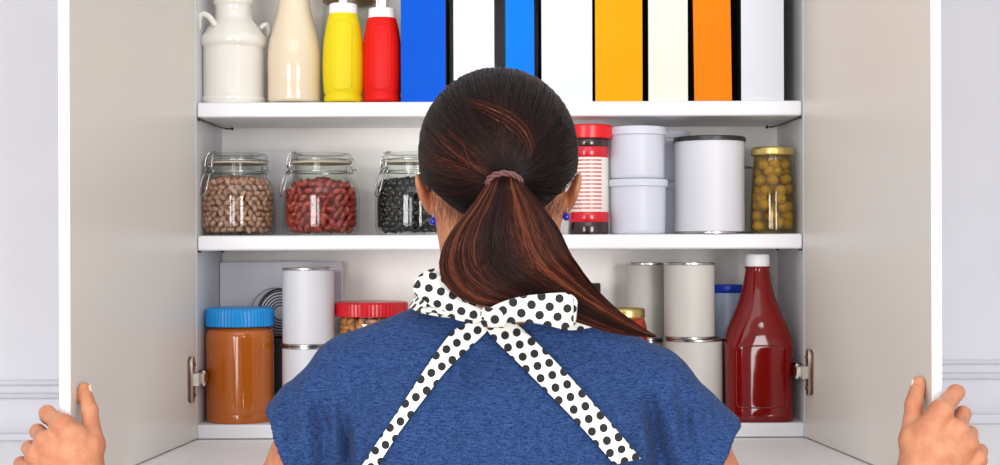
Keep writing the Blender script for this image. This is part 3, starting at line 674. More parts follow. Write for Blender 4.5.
def torso(x, y, z):
    d = ell(x, y, z, (0, BY, H(-.27)), (.162, .108, .20))
    d = smin(d, ell(x, y, z, (0, BY, H(-.45)), (.138, .10, .17)), .05)
    d = smin(d, ell(x, y, z, (0, BY, H(-.63)), (.168, .118, .13)), .06)
    d = smin(d, cone(x, y, z, (-.042, BY - .004, H(-.103)), (-.148, -.488, H(-.138)), .044, .045), .03)
    d = smin(d, cone(x, y, z, (.042, BY - .004, H(-.106)), (.150, -.488, H(-.152)), .044, .045), .03)
    d = smin(d, cone(x, y, z, (-.085, BY - .045, H(-.20)), (-.075, BY - .05, H(-.30)), .05, .045), .05)
    d = smin(d, cone(x, y, z, (.085, BY - .045, H(-.21)), (.075, BY - .05, H(-.31)), .05, .045), .05)
    for s_ in (-1, 1): d = smin(d, ell(x, y, z, (s_ * .07, BY + .085, H(-.28)), (.06, .05, .06)), .03)
    return d
def arms(x, y, z, off=0):
    d = smin(cone(x, y, z, SHL, ELL, .047 + off, .036 + off), cone(x, y, z, SHR, ELR, .047 + off, .036 + off), .002)
    for e, w_ in ((ELL, WRL), (ELR, WRR)):
        m_ = tuple(e[i] * .65 + w_[i] * .35 for i in range(3))
        d = smin(d, cone(x, y, z, e, m_, .036, .037), .02); d = smin(d, cone(x, y, z, m_, w_, .036, .025), .02)
    return d
def legs(x, y, z, off=0):
    d = None
    for s_ in (-1, 1):
        for a, b_, ra, rb in (((s_ * .088, BY, H(-.66)), (s_ * .095, BY + .01, .47), .088, .058), ((s_ * .095, BY + .01, .47), (s_ * .10, BY - .02, .10), .056, .040)):
            c_ = cone(x, y, z, a, b_, ra + off, rb + off); d = c_ if d is None else smin(d, c_, .03)
    return d
HC = (X(498.5, -.49), -.49, Z(152, -.49))
def head(x, y, z):
    cx, cy, cz = HC
    d = ell(x, y, z, HC, (.0745, .094, .080))
    d = smin(d, ell(x, y, z, (cx, cy + .035, cz - .068), (.058, .066, .062)), .03)          # jaw and face
    d = smin(d, ell(x, y, z, (cx, cy + .082, cz - .118), (.022, .020, .016)), .02)          # chin
    d = smin(d, cone(x, y, z, (0, -.462, H(-.12)), (cx, -.478, cz - .06), .058, .060), .03)  # neck
    d = smin(d, cone(x, y, z, (cx, cy + .098, cz - .028), (cx, cy + .112, cz - .058), .006, .011), .012)   # nose
    d = smin(d, ell(x, y, z, (cx, cy + .094, cz - .088), (.021, .010, .006)), .006)         # lips
    for s_ in (-1, 1):
        d = smax(d, -ell(x, y, z, (cx + s_ * .031, cy + .094, cz - .028), (.014, .012, .009)), .008)   # eye sockets
        d = smin(d, ell(x, y, z, (cx + s_ * .031, cy + .083, cz - .028), (.0115, .0115, .0115)), .002)
        # ear: a tilted shell with a rim
        ex, ey, ez = cx + s_ * .0805, cy + .012, Z(190.5, -.478)
        u = (x - ex) * s_; v_ = (y - ey); w_ = (z - ez)
        u2 = u - w_ * .26; v2 = v_ + w_ * .25
        e_ = ell(u2, v2 + u2 * .9, w_, (0, 0, 0), (.0058, .0165, .0185 * 1.0))
        e_ = smin(e_, ell(u2, v2 + u2 * .9, w_, (-.003, .002, -.014), (.0045, .008, .0095)), .006)
        e_ = smax(e_, -ell(u2, v2, w_, (.006, .006, .003), (.004, .009, .012)), .003)
        d = smin(d, e_, .006)
    return d
HANDS = {
 -1: dict(w=(78, 506, -.470), mcp=[(62, 424, -.463, .0112), (45.5, 439.5, -.465, .0105), (35, 455, -.463, .0098), (27, 470, -.458, .0092)],
    pip=[(46.5, 411.5, -.437, .0086), (37, 430, -.436, .0084), (28.5, 446.5, -.436, .0082), (20.5, 462, -.434, .0078)],
    dip=[(46.5, 415, -.415, .0078), (40, 432, -.412, .0078), (34, 449, -.413, .0072), (26, 466, -.413, .0066)],
    tip=[(53, 421, -.400, .0070), (50, 437, -.396, .0070), (45, 452, -.397, .0066), (37, 468, -.399, .006)],
    th=[(84, 478, -.463, .0175), (92.5, 444, -.452, .0120), (89.2, 409, -.432, .0088), (83.8, 386.5, -.413, .0062)], web=(79, 436, -.458, .011)),
 1: dict(w=(922, 506, -.470), mcp=[(940, 413, -.463, .0114), (957, 431, -.465, .0105), (967.5, 446, -.463, .0098), (976, 462, -.458, .0094)],
    pip=[(955, 394.5, -.437, .0092), (962.5, 415.5, -.436, .0086), (969.5, 435, -.436, .0082), (979.5, 453, -.434, .0080)],
    dip=[(957, 394, -.418, .0080), (961, 416, -.412, .0078), (964, 436, -.413, .0072), (973, 457, -.413, .0068)],
    tip=[(949, 402, -.400, .0070), (951, 422, -.396, .0070), (955, 441, -.397, .0066), (963, 459, -.399, .006)],
    th=[(917, 478, -.463, .0175), (911, 442, -.452, .0128), (913.5, 406, -.432, .0098), (918, 384, -.413, .0072)], web=(923, 432, -.458, .011))}
def hand(x, y, z, s_):
    h = HANDS[s_]; W = P(*h['w']); g = lambda q: P(q[0], q[1], q[2])
    d = None; k = .010
    def j(c_, kk=k):
        nonlocal d; d = c_ if d is None else smin(d, c_, kk)
    for i, m_ in enumerate(h['mcp']):
        f = (i - 1.5) * .009; wv = (W[0] - s_ * 0 + (-s_) * 0 + (1 if s_ > 0 else -1) * f * .9, W[1] + .004, W[2] + .012)
        c_ = cone(x, y, z, wv, g(m_), .0165, m_[3] + .0006); j(c_, .010)
    e = ELL if s_ < 0 else ELR
    j(cone(x, y, z, tuple(e[i] * .35 + W[i] * .65 for i in range(3)), W, .031, .0245), .02)
    j(cone(x, y, z, (W[0], W[1] + .004, W[2] + .03), g((.5 * (h['mcp'][0][0] + h['mcp'][2][0]), h['mcp'][1][1] + 10, -.458)), .021, .016), .012)
    T_ = h['th']; j(cone(x, y, z, (W[0] - s_ * .006, W[1], W[2] + .014), g(T_[0]), .019, T_[0][3]), .012)
    j(cone(x, y, z, g(T_[0]), g(T_[1]), T_[0][3], T_[1][3]), .010)
    j(cone(x, y, z, g(T_[0]), g(h['web']), .015, h['web'][3]), .012)
    j(cone(x, y, z, g(h['web']), g(h['mcp'][0]), h['web'][3] - .002, .010), .008)
    th = smin(cone(x, y, z, g(T_[1]), g(T_[2]), T_[1][3], T_[2][3] - .0006), cone(x, y, z, g(T_[2]), g(T_[3]), T_[2][3], T_[3][3]), .004)
    th = smin(th, ell(x, y, z, g((T_[3][0] , T_[3][1] + 7, T_[3][2] + .004)), (.0082, .0084, .012)), .003)
    j(th, .006)
    for i in range(4):
        m_, p_, q_, t_ = h['mcp'][i], h['pip'][i], h['dip'][i], h['tip'][i]
        f = cone(x, y, z, g(m_), g(p_), m_[3] - .0006, p_[3]); f = smin(f, cone(x, y, z, g(p_), g(q_), p_[3], q_[3]), .002)
        f = smin(f, cone(x, y, z, g(q_), g(t_), q_[3], t_[3]), .002)
        j(f, .0035 if i else .0045)
        # knuckle bump
        b_ = g(m_); j(ell(x, y, z, (b_[0] + s_ * .001, b_[1] - .0035, b_[2] + .0015), (.0088, .0090, .0088)), .0035)
    return d
# shirt
def seg_d(x, z, a, b):
    ax, az = X(a[0], -.56), Z(a[1], -.56); bx, bz = X(b[0], -.56), Z(b[1], -.56)
    t = np.clip(((x - ax) * (bx - ax) + (z - az) * (bz - az)) / ((bx - ax) ** 2 + (bz - az) ** 2), 0, 1)
    return np.sqrt((x - ax - t * (bx - ax)) ** 2 + (z - az - t * (bz - az)) ** 2), t
FOLDS = [((338, 402), (347, 478), .0042, .0045), ((352, 415), (356, 478), -.002, .006), ((330, 385), (336, 470), -.0025, .006), ((652, 392), (668, 478), .0042, .0045), ((640, 420), (650, 478), -.002, .006), ((310, 395), (326, 440), .0022, .004), ((692, 400), (684, 450), .0022, .004), ((281, 392), (291, 462), .0045, .0055), ((300, 388), (310, 470), -.004, .007), ((316, 396), (322, 475), .003, .006), ((336, 420), (333, 480), -.0025, .008),
         ((276, 385), (282, 430), -.003, .006), ((300, 400), (345, 452), .0025, .006), ((327, 345), (326, 400), .0016, .0032), ((326, 400), (318, 475), .0018, .0035),
         ((648, 392), (664, 470), .0045, .006), ((668, 384), (676, 470), -.004, .007), ((684, 392), (690, 455), .0035, .0055), ((700, 400), (700, 460), -.003, .007),
         ((666, 352), (668, 400), .0016, .0032), ((668, 400), (672, 475), .0012, .0035), ((640, 410), (600, 470), -.0018, .009), ((468, 345), (474, 400), .003, .008),
         ((455, 350), (450, 470), -.0015, .012), ((540, 360), (560, 470), -.0015, .014), ((560, 345), (640, 365), .0015, .008), ((350, 345), (420, 340), .0014, .008)]
def shirt_solid(x, y, z):
    d = smin(torso(x, y, z), cone(x, y, z, (-.155, -.49, H(-.143)), (-.232, -.505, H(-.231)), .041, .053), .012)
    d = smin(d, cone(x, y, z, (.158, -.49, H(-.156)), (.233, -.505, H(-.246)), .041, .053), .012)
    sk = ell(x, y, z, (0, BY, H(-.60)), (.172, .122, .16)); d = smin(d, sk, .05) - .0065
    back = np.clip((BY + .02 - y) / .04, 0, 1)
    for a, b_, amp, w_ in FOLDS:
        sd, t = seg_d(x, z, a, b_); d = d + back * 1.7 * amp * np.exp(-(sd / w_) ** 2) * np.clip(np.sin(PI * np.clip(t * .9 + .08, 0, 1)), .15, 1)
    d = d + .0006 * np.sin(x * 170 + z * 60) * np.sin(z * 110 - x * 40)
    return d
CUTZ = H(-.300)                                          # hands are meshed finely above this level
def body_coarse(x, y, z):
    d = smin(torso(x, y, z), arms(x, y, z), .03); d = smin(d, legs(x, y, z), .04)
    for s_ in (-1, 1):
        d = smin(d, cone(x, y, z, (s_ * .10, BY - .03, .045), (s_ * .115, BY + .13, .035), .036, .028), .03)
        d = smin(d, hand(x, y, z, s_), .001) if False else d
    inh = (np.abs(x) > .40)                              # the hand region belongs to the fine mesh
    d = np.where(inh, np.maximum(d, z - CUTZ), d)
    under = (z > H(-.60)) & (hem_plane(x, y, z) < -.004)                          # skin stays inside the cloth, folds included
    d = np.where(under, np.maximum(d, shirt_solid(x, y, z) + .0110), d)
    return np.maximum(d, np.where(np.abs(x) < .2, z - H(-.085), -1))
def hem_plane(x, y, z):
    out = np.full_like(x, -1.0)
    for s_, a, b_ in ((-1, P(256, 402, -.545), P(288, 466, -.545)), (1, P(750, 420, -.545), P(716, 470, -.545))):
        dx, dz = b_[0] - a[0], b_[2] - a[2]; L = math.hypot(dx, dz); nx, nz = (dz / L, -dx / L)
        if nx * s_ < 0: nx, nz = -nx, -nz
        pl = (x - a[0]) * nx + (z - a[2]) * nz + .0015 * np.sin(y * 160)
        out = np.where(x * s_ > .178, pl, out)
    return out
def join(parts):
    V, Q, n = [], [], 0
    for v, q in parts: V.append(v); Q.append(q + n); n += len(v)
    return np.concatenate(V), np.concatenate(Q)
person = thing('person', 'person seen from behind in a heathered blue short-sleeved shirt, dark hair in a ponytail, holding both cabinet doors', 'person', (0, BY, 0))
person['label'] = 'dark-haired person in a blue shirt seen from behind, holding both cabinet doors open'
def armf(x, y, z):
    d = None
    return d
parts = [to_mesh(body_coarse, (-.56, -.66, -.01), (.56, -.28, H(-.06)), .0055),
         to_mesh(head, (-.12, -.62, H(-.10)), (.12, -.33, H(.19)), .0025)]
for s_ in (-1, 1):
    a, b_ = sorted((s_ * .40, s_ * .56))
    parts.append(to_mesh(lambda x, y, z, s_=s_: hand(x, y, z, s_), (a, -.52, H(-.305)), (b_, -.375, H(-.13)), .0014))
v, q = join(parts); body = npmesh('body', v, q, M['skin'], person)
# thumb nails (on the cabinet side of the thumbs, so they sit on the outer edge)
for s_ in (-1, 1):
    T_ = HANDS[s_]['th'][3]; c_ = P(T_[0] - s_ * 5.6, T_[1] + 2.5, T_[2] - .003)
    MB().ball(c_, 1, 14, sc_=(.0022, .0048, .0068), rot=Matrix.Rotation(-s_ * .5, 3, 'Z')).build('thumbnail', M['nail'], body)
for s_ in (-1, 1): MB().ball((HC[0] + s_ * .031, HC[1] + .0845, HC[2] - .028), .0118, 20).ball((HC[0] + s_ * .031, HC[1] + .0958, HC[2] - .028), .0045, 12, 1, (1, .3, 1)).build('eye', [M['eye'], M['dark']], body)
def shirt(x, y, z):
    d = shirt_solid(x, y, z); d = np.maximum(d, -(d + .0085))
    d = np.maximum(d, hem_plane(x, y, z))
    neck = np.sqrt((x * .95) ** 2 + (y + .462) ** 2) - .070
    d = np.maximum(d, -np.maximum(neck, H(-.14) - z))
    return np.maximum(d, H(-.63) - z)
v, q = to_mesh(shirt, (-.31, -.67, H(-.64)), (.31, -.33, H(-.035)), .0029)
sh = npmesh('shirt', v, q, M['shirt'], person)
def trouser(x, y, z):
    d = smin(smin(torso(x, y, z), legs(x, y, z), .04) - .006, legs(x, y, z, .012), .02); d = np.maximum(d, z - H(-.56)); return np.maximum(d, .09 - z)
v, q = to_mesh(trouser, (-.24, -.64, .06), (.24, -.30, H(-.54)), .006); npmesh('trousers', v, q, M['jeans'], person)
for s_ in (-1, 1):
    v, q = to_mesh(lambda x, y, z: np.maximum(cone(x, y, z, (s_ * .10, BY - .035, .045), (s_ * .115, BY + .14, .036), .046, .040), .001 - z), (s_ * .11 - .08, -.58, -.01), (s_ * .11 + .08, -.25, .12), .004)
    npmesh('shoe', v, q, M['shoe'], person)

def surf_y(px, py, off=.003, fn=shirt_solid):
    """depth where the ray through a pixel meets the shirt"""
    ys = np.linspace(-.72, -.40, 400); d = fn((px - 500) * (D0 + ys) / F, ys, ZC + (248 - py) * (D0 + ys) / F) - off
    i = np.argmax(d < 0); return float(ys[i]) if d[i] < 0 else None

# ---------------------------------------------------------------- polka dot tie: tails, knot, loops
def ribbon(name, A, B, parent, thick=.0012, nv=8, uvo=(0, 0), bulge=None, urot=0, band=False):
    """cloth between two edge curves A and B (world points)"""
    A = [Vector(p) for p in A]; B = [Vector(p) for p in B]; n = len(A); v, f, uvs = [], [], []
    L = 0; prev = None
    for i in range(n):
        c_ = (A[i] + B[i]) / 2
        if prev is not None: L += (c_ - prev).length
        prev = c_; wd = (B[i] - A[i]).length
        for k in range(nv + 1):
            t = k / nv; p = A[i].lerp(B[i], t)
            if bulge: p = p + Vector(bulge(i / (n - 1), t))
            v.append(p); a_ = (t - .5) * wd
            uvs.append((uvo[0] + L * math.cos(urot) - a_ * math.sin(urot), uvo[1] + L * math.sin(urot) + a_ * math.cos(urot)) if band else (uvo[0] + p.x * math.cos(urot) - p.z * math.sin(urot), uvo[1] + p.x * math.sin(urot) + p.z * math.cos(urot)))
    for i in range(n - 1):
        for k in range(nv):
            a_ = i * (nv + 1) + k; f.append((a_, a_ + 1, a_ + nv + 2, a_ + nv + 1))
    me = bpy.data.meshes.new(name); me.from_pydata([tuple(p) for p in v], [], f); me.update()
    ul = me.uv_layers.new(name='UVMap')
    for p_ in me.polygons:
        for li in p_.loop_indices: ul.data[li].uv = uvs[me.loops[li].vertex_index]
    o = obj(name, me, M['dot'], parent)
    sm = o.modifiers.new('solid', 'SOLIDIFY'); sm.thickness = thick; sm.offset = 0
    return o
def interp(ctrl, n):
    c_ = smoothprof(ctrl, 12); c_ = np.array(c_); s_ = np.concatenate([[0], np.cumsum(np.linalg.norm(np.diff(c_, axis=0)[:, :2], axis=1))])
    t = np.linspace(0, s_[-1], n); return np.stack([np.interp(t, s_, c_[:, i]) for i in range(c_.shape[1])], 1)
tie = bpy.data.objects.new('neck_tie', None); C.objects.link(tie); tie.parent = person; tie.matrix_parent_inverse = Matrix.Translation(-person.location)
def lay(pts, off, lift=0):
    out = []
    for i, (a, b_) in enumerate(pts):
        y_ = surf_y(a, b_, off)
        if y_ is None: y_ = out[-1][1] if out else -.58
        out.append(P(a, b_, y_ - lift * 1.0))
    return out
def tie_obj(name, *a_, **k_):
    o = ribbon(name, *a_, None, **k_); o.parent = tie; return o
# left and right tails on the back
TL1 = interp([(474, 321), (453, 331), (430, 361), (400, 407), (378, 440), (358, 470), (350, 482)], 40); TL2 = interp([(494, 322), (484, 334), (450, 366), (427, 394), (400, 430), (377, 465), (368, 480)], 40)
tie_obj('tail', lay(TL1, .0035), lay(TL2, .0035), uvo=(.004, .003), urot=.25)
TR1 = interp([(505, 318), (521, 328), (560, 367), (600, 412), (640, 459)], 46); TR2 = interp([(484, 322), (492, 337), (530, 375), (575, 421), (614, 465)], 46)
tie_obj('tail', lay(TR1, .0055), lay(TR2, .0055), uvo=(.002, .006), urot=.55)
# neck band round the collar: both sides go forward around the neck
def neckpt(a, r, z): return (r * math.sin(a), -.466 - r * .98 * math.cos(a), z)
aa = np.linspace(-2.4, 2.4, 60)
zb_ = lambda a: H(-.061) + .014 * (1 - math.cos(a)) ; 
tie_obj('neck_band', [neckpt(a, .086 + .010 * math.cos(a), zb_(a) + .001) for a in aa], [neckpt(a, .094 + .016 * math.cos(a), zb_(a) - .010) for a in aa], uvo=(0, .004), band=True)
# right loop: a wide folded band from the knot to the right
U = interp([(488, 309), (500, 303), (520, 297), (545, 294), (565, 293), (573, 296)], 30); Lw = interp([(488, 325), (505, 323), (525, 322), (545, 325), (562, 329), (573, 326)], 30)
def yb(t, base=-.622, amp=.016): return base - amp * math.sin(PI * min(1, .15 + t * .8))
def fold(a): return lambda i, t: (0, -a * math.sin(PI * t) * math.sin(PI * min(1, .1 + i)), 0)
tie_obj('bow_loop', [P(a, b_, yb(i / 29)) for i, (a, b_) in enumerate(U)], [P(a, b_, yb(i / 29) - .003) for i, (a, b_) in enumerate(Lw)], bulge=fold(.006), uvo=(.003, .010), urot=.12)
U2 = interp([(573, 296), (577, 302), (560, 300), (530, 304), (495, 312)], 24); L2 = interp([(573, 326), (575, 318), (560, 322), (530, 322), (495, 322)], 24)
tie_obj('bow_loop', [P(a, b_, yb(0, -.622, 0) + .012 * math.sin(PI * i / 23)) for i, (a, b_) in enumerate(U2)], [P(a, b_, -.618 + .012 * math.sin(PI * i / 23)) for i, (a, b_) in enumerate(L2)])
# left loop standing up from the knot
U = interp([(484, 310), (466, 302), (452, 288), (440, 276), (430, 272), (420, 277), (414, 285)], 34); Lw = interp([(484, 322), (464, 318), (446, 311), (432, 306), (424, 300), (417, 296), (414, 291)], 34)
tie_obj('bow_loop', [P(a, b_, -.612 + .018 * (i / 33)) for i, (a, b_) in enumerate(U)], [P(a, b_, -.616 + .014 * (i / 33)) for i, (a, b_) in enumerate(Lw)], bulge=lambda i, t: (0, -.008 * math.sin(PI * t) + .004 * math.sin(5 * PI * t), 0), uvo=(.001, .002), urot=-.5)
U = interp([(414, 285), (418, 276), (432, 268.5), (446, 272), (462, 290), (484, 312)], 30); Lw = interp([(414, 291), (424, 296), (436, 298), (450, 304), (466, 312), (484, 320)], 30)
tie_obj('bow_loop', [P(a, b_, -.594 + .014 * math.sin(PI * i / 29)) for i, (a, b_) in enumerate(U)], [P(a, b_, -.60 + .014 * math.sin(PI * i / 29)) for i, (a, b_) in enumerate(Lw)], uvo=(.007, .002), urot=.4)
# gathered collar piece left of the knot, over the shoulder
U = interp([(486, 310), (460, 306), (435, 306), (420, 309), (414, 312)], 24); Lw = interp([(478, 324), (458, 320), (440, 313.5), (425, 311.5), (414, 313)], 24)
tie_obj('bow_loop', [P(a, b_, -.606 + .016 * (i / 23)) for i, (a, b_) in enumerate(U)], [P(a, b_, -.612 + .016 * (i / 23)) for i, (a, b_) in enumerate(Lw)], bulge=lambda i, t: (0, -.004 * math.sin(PI * t), 0), uvo=(.01, .002), urot=.2)
U = interp([(558, 316), (575, 320), (594, 325)], 12); Lw = interp([(560, 330), (578, 330), (594, 327)], 12)
tie_obj('bow_loop', lay(U, .004), lay(Lw, .004), uvo=(.004, .009))
# knot
kp = []; nk = 18
A_ = []; B_ = []
for i in range(nk + 1):
    a = 2 * PI * i / nk; c_, s2 = math.cos(a), math.sin(a)
    A_.append(P(484.0 + 4 * s2 + 0, 317 - 9.5 * c_ - 0, -.630 - .0095 * s2)); B_.append(P(503 + 3 * s2, 318.5 - 9 * c_, -.632 - .0085 * s2))
tie_obj('knot', A_, B_, nv=10, bulge=lambda i, t: (0, -.003 * math.sin(PI * t), 0), uvo=(.003, .001), urot=.3)

# ---------------------------------------------------------------- hair
HR = np.array([.0822, .100, .0868]); HCn = np.array(HC)
def hair_surf(u, off=0.0):
    """u: unit vectors (n,3); below the equator the cap stays wider"""
    u = np.asarray(u); r = np.repeat(HR[None], len(u), 0).copy(); r[:, 2] = np.where(u[:, 2] < 0, .118, HR[2])
    k = 1 / np.sqrt((u ** 2 / r ** 2).sum(1)); return HCn + u * (k + off)[:, None]
TIE = np.array(P(504.5, 180, -.594))
def hairline_z(x):
    ax = np.abs(x - HCn[0]); return np.interp(ax, [0, .025, .045, .062, .076, .09], [Z(234, -.56), Z(222, -.56), Z(209, -.54), Z(199, -.52), Z(193, -.50), Z(178, -.49)])
def cap_f(x, y, z):
    up = ell(x, y, z, HC, tuple(HR - .0015)); lo = ell(x, y, z, HC, (HR[0] - .0015, HR[1] - .0015, .1165)); d = np.where(z > HC[2], up, lo)
    d = smax(d, hairline_z(x) + .35 * np.clip(y + .54, 0, 1) - z, .010)
    # the face stays free
    return smax(d, np.minimum(y - (HC[1] + .045), HC[2] + .045 - z) + 0 * x, .012)
v, q = to_mesh(cap_f, (-.10, -.61, H(-.02)), (.10, -.37, H(.20)), .0024)
n0 = len(v)
def strand_mesh(paths, rad, cols, seg=3):
    """paths (n,m,3) -> thin tapered tubes"""
    n, m, _ = paths.shape; t = np.gradient(paths, axis=1); t /= np.linalg.norm(t, axis=2, keepdims=True) + 1e-9
    ref = np.array([.31, .77, .55]); a = np.cross(t, ref); a /= np.linalg.norm(a, axis=2, keepdims=True) + 1e-9; b_ = np.cross(t, a)
    prof = np.sin(np.linspace(.25, PI - .12, m)) ** .5
    R = (rad[:, None] * prof[None])[..., None]; V = []
    for k in range(seg):
        w_ = 2 * PI * k / seg; V.append(paths + R * (a * math.cos(w_) + b_ * math.sin(w_)))
    V = np.stack(V, 2)                                   # n,m,seg,3
    idx = np.arange(n * m * seg).reshape(n, m, seg); i0 = idx[:, :-1]; i1 = idx[:, 1:]
    Q = np.stack([i0, np.roll(i0, -1, 2), np.roll(i1, -1, 2), i1], -1).reshape(-1, 4)
    col = np.repeat(np.repeat(cols[:, None], m, 1)[:, :, None], seg, 2) if cols.ndim == 2 else np.repeat(cols[:, :, None], seg, 2)
    return V.reshape(-1, 3), Q, col.reshape(-1, 4)
DK = np.array(lin((15, 8, 7))); MD = np.array(lin((56, 25, 17))); AU = np.array(lin((120, 62, 42))); LT = np.array(lin((176, 110, 80)))
def hcol(w):
    w = np.clip(w, 0, 1)[..., None]; c_ = np.where(w < .5, DK + (MD - DK) * w * 2, MD + (AU - MD) * (w - .5) * 2); return c_
# scalp strands: from all over the scalp and hairline, converging on the elastic
ns, ms = 5200, 20
th = rng.uniform(0, 2 * PI, ns * 3); cz = rng.uniform(-.75, 1, ns * 3)
U = np.stack([np.sqrt(1 - cz ** 2) * np.cos(th), np.sqrt(1 - cz ** 2) * np.sin(th), cz], 1)
p0 = hair_surf(U); ok = (p0[:, 2] > hairline_z(p0[:, 0]) + .35 * np.clip(p0[:, 1] + .54, 0, 1) + .002) & ~((p0[:, 1] > HC[1] + .04) & (p0[:, 2] < HC[2] + .04)) & (p0[:, 1] < HC[1] + .07)
U = U[ok][:ns]; ns = len(U)
ut = (TIE - HCn) / HR; ut[2] = (TIE - HCn)[2] / .118; dirt = (TIE - HCn) / np.linalg.norm(TIE - HCn)
def slerp(a, b, t):
    w_ = np.arccos(np.clip((a * b).sum(-1, keepdims=True), -1, 1)); s_ = np.sin(w_) + 1e-6
    return (np.sin((1 - t) * w_) * a + np.sin(t * w_) * b) / s_
tt = np.linspace(0, 1, ms)
spread = rng.normal(0, .045, (ns, 3)); tgt = dirt + spread; tgt /= np.linalg.norm(tgt, axis=1, keepdims=True)
paths = np.zeros((ns, ms, 3)); lay_ = rng.uniform(-.0008, .0018, ns)
swirl = rng.normal(0, .05, ns); side = U[:, 0] * 0
cr = np.cross(U, dirt); cr /= np.linalg.norm(cr, axis=1, keepdims=True) + 1e-6
for i, t in enumerate(tt):
    d_ = slerp(U, tgt, t); d_ = d_ + cr * (swirl * math.sin(PI * t))[:, None]; d_ /= np.linalg.norm(d_, axis=1, keepdims=True)
    paths[:, i] = hair_surf(d_, -.0022 + (lay_ + .0022) * min(1, t * 5 + .3) * 1.0)
    paths[:, i] += (TIE - paths[:, i]) * (max(0, t - .93) / .07) * .35
wv = rng.random(ns) ** 3 * .32
# warmer lengths low on the left side and around the elastic
ang = paths[:, ms // 2]
warm = np.exp(-(((ang[:, 0] - X(462, -.57)) / .022) ** 2 + ((ang[:, 2] - Z(163, -.57)) / .018) ** 2)); wv = wv + warm * rng.random(ns) * 1.25
warm2 = np.exp(-(((ang[:, 0] - X(506, -.57)) / .014) ** 2 + ((ang[:, 2] - Z(148, -.57)) / .02) ** 2)); wv = wv + warm2 * rng.random(ns) * .55
c1 = hcol(wv)
V1, Q1, C1 = strand_mesh(paths, rng.uniform(.00028, .0006, ns), c1)
# the lifted lock that sweeps from the upper left over to the right of the elastic
nl = 90; lock = interp([(447, 84), (468, 98), (490, 106), (512, 117), (527, 133), (531, 150), (524, 168), (515, 178)], 26)
pl = np.zeros((nl, 26, 3)); sp = rng.normal(0, 1, nl)
for i, (a, b_) in enumerate(lock):
    w_ = 5.0 * math.sin(PI * (i + 2) / 30) ** 1.5 + .9
    for k in range(nl):
        a2, b2 = a + sp[k] * w_ * .7, b_ - sp[k] * w_ * .8 + 2
        ys = np.linspace(-.62, -.42, 160); q_ = np.stack([(a2 - 500) * (D0 + ys) / F, ys, ZC + (248 - b2) * (D0 + ys) / F], 1)
        r_ = HR.copy(); inside = (((q_ - HCn) / r_) ** 2).sum(1) < 1
        j_ = int(np.argmax(inside)) if inside.any() else 80
        pl[k, i] = q_[j_] + np.array([0, -.0016 - .003 * math.sin(PI * i / 25) * (k % 5) / 5, .0])
V2, Q2, C2 = strand_mesh(pl, rng.uniform(.00012, .00026, nl), np.where(rng.random((nl, 1)) < .12, LT, hcol(rng.uniform(.1, .8, nl))))
# fine fly-away wisps by the ears and nape
nw = 240; pw_ = np.zeros((nw, 12, 3))
for k in range(nw):
    s_ = -1 if k % 2 else 1; r0 = random.random()
    if k < 20: a, b_ = (574 if s_ > 0 else 433) + random.uniform(-3, 1), 190 + random.uniform(-6, 6); ex, ey = s_ * random.uniform(-4, 17), random.uniform(15, 40)
    else: a, b_ = 499 + s_ * random.uniform(34, 66), 0; b_ = 205 - (abs(a - 499) - 36) * .35 + random.uniform(-3, 2); ex, ey = -s_ * random.uniform(-4, 16), random.uniform(14, 36)
    yy = -.50 if k < 20 else -.525 - .03 * (1 - (abs(a - 499) - 30) / 40)
    for i in range(12):
        t = i / 11; pw_[k, i] = P(a + ex * t * t + 2 * math.sin(t * 3 + k), b_ + ey * t, yy - .006 * math.sin(PI * t))
V3, Q3, C3 = strand_mesh(pw_, rng.uniform(.00007, .00014, nw), hcol(rng.uniform(.2, .8, nw)))
VV, QQ = join([(v, q), (V1, Q1), (V2, Q2), (V3, Q3)])
CC = np.concatenate([np.repeat(DK[None], n0, 0), C1, C2, C3])
hair = npmesh('hair', VV, QQ, M['hair'], person, CC)
# ponytail
def yt(t): return np.interp(t, [0, .08, .25, .45, .6, .75, .9, 1], [-.603, -.617, -.625, -.624, -.608, -.592, -.574, -.566])
nt_ = 34
LC = interp([(493, 172), (488, 183), (472, 207), (451, 235), (442.5, 262), (449, 284), (470, 300), (500, 306), (535, 311), (575, 321), (615, 334), (655, 338)], nt_)
RC = interp([(516, 172), (522, 183), (538, 204), (555, 232), (566, 255), (577, 270), (590, 286), (603, 299), (618, 312), (634, 323), (648, 332), (657, 336.5)], nt_)
# match by arc fraction, then nudge so that the strands in between run down first and sweep right after
npn = 3600; u = rng.beta(.95, .95, npn); dep = rng.random(npn) ** .7
pp = np.zeros((npn, nt_, 3)); ph = rng.uniform(0, 2 * PI, npn); fr = rng.uniform(2, 5, npn); endt = rng.uniform(.80, 1.0, npn) ** .6
endt = np.where(u < .3, rng.uniform(.6, 1, npn), endt)
us = u + rng.normal(0, .02, npn)
sidx = np.linspace(0, 1, nt_)
for i in range(nt_):
    t = sidx * 1.0; ti = t[i] * endt
    def at(Cv, tq): return np.stack([np.interp(tq, sidx, Cv[:, 0]), np.interp(tq, sidx, Cv[:, 1])], 1)
    l = at(LC, ti); r = at(RC, ti); uu = np.clip(us + .035 * np.sin(fr * ti * 3 + ph) * np.sin(PI * ti), -.03, 1.04)[:, None]
    c_ = l * (1 - uu) + r * uu
    c_ += rng.normal(0, .12, (npn, 2))
    dd = np.interp(ti, [0, .15, .5, .8, 1], [.008, .014, .016, .010, .003])
    yy = yt(ti) - dd * np.sqrt(np.clip(1 - (2 * u - 1) ** 2, 0, 1)) * (dep * 1.0) + .004
    pp[:, i, 0] = (c_[:, 0] - 500) * (D0 + yy) / F; pp[:, i, 1] = yy; pp[:, i, 2] = ZC + (248 - c_[:, 1]) * (D0 + yy) / F
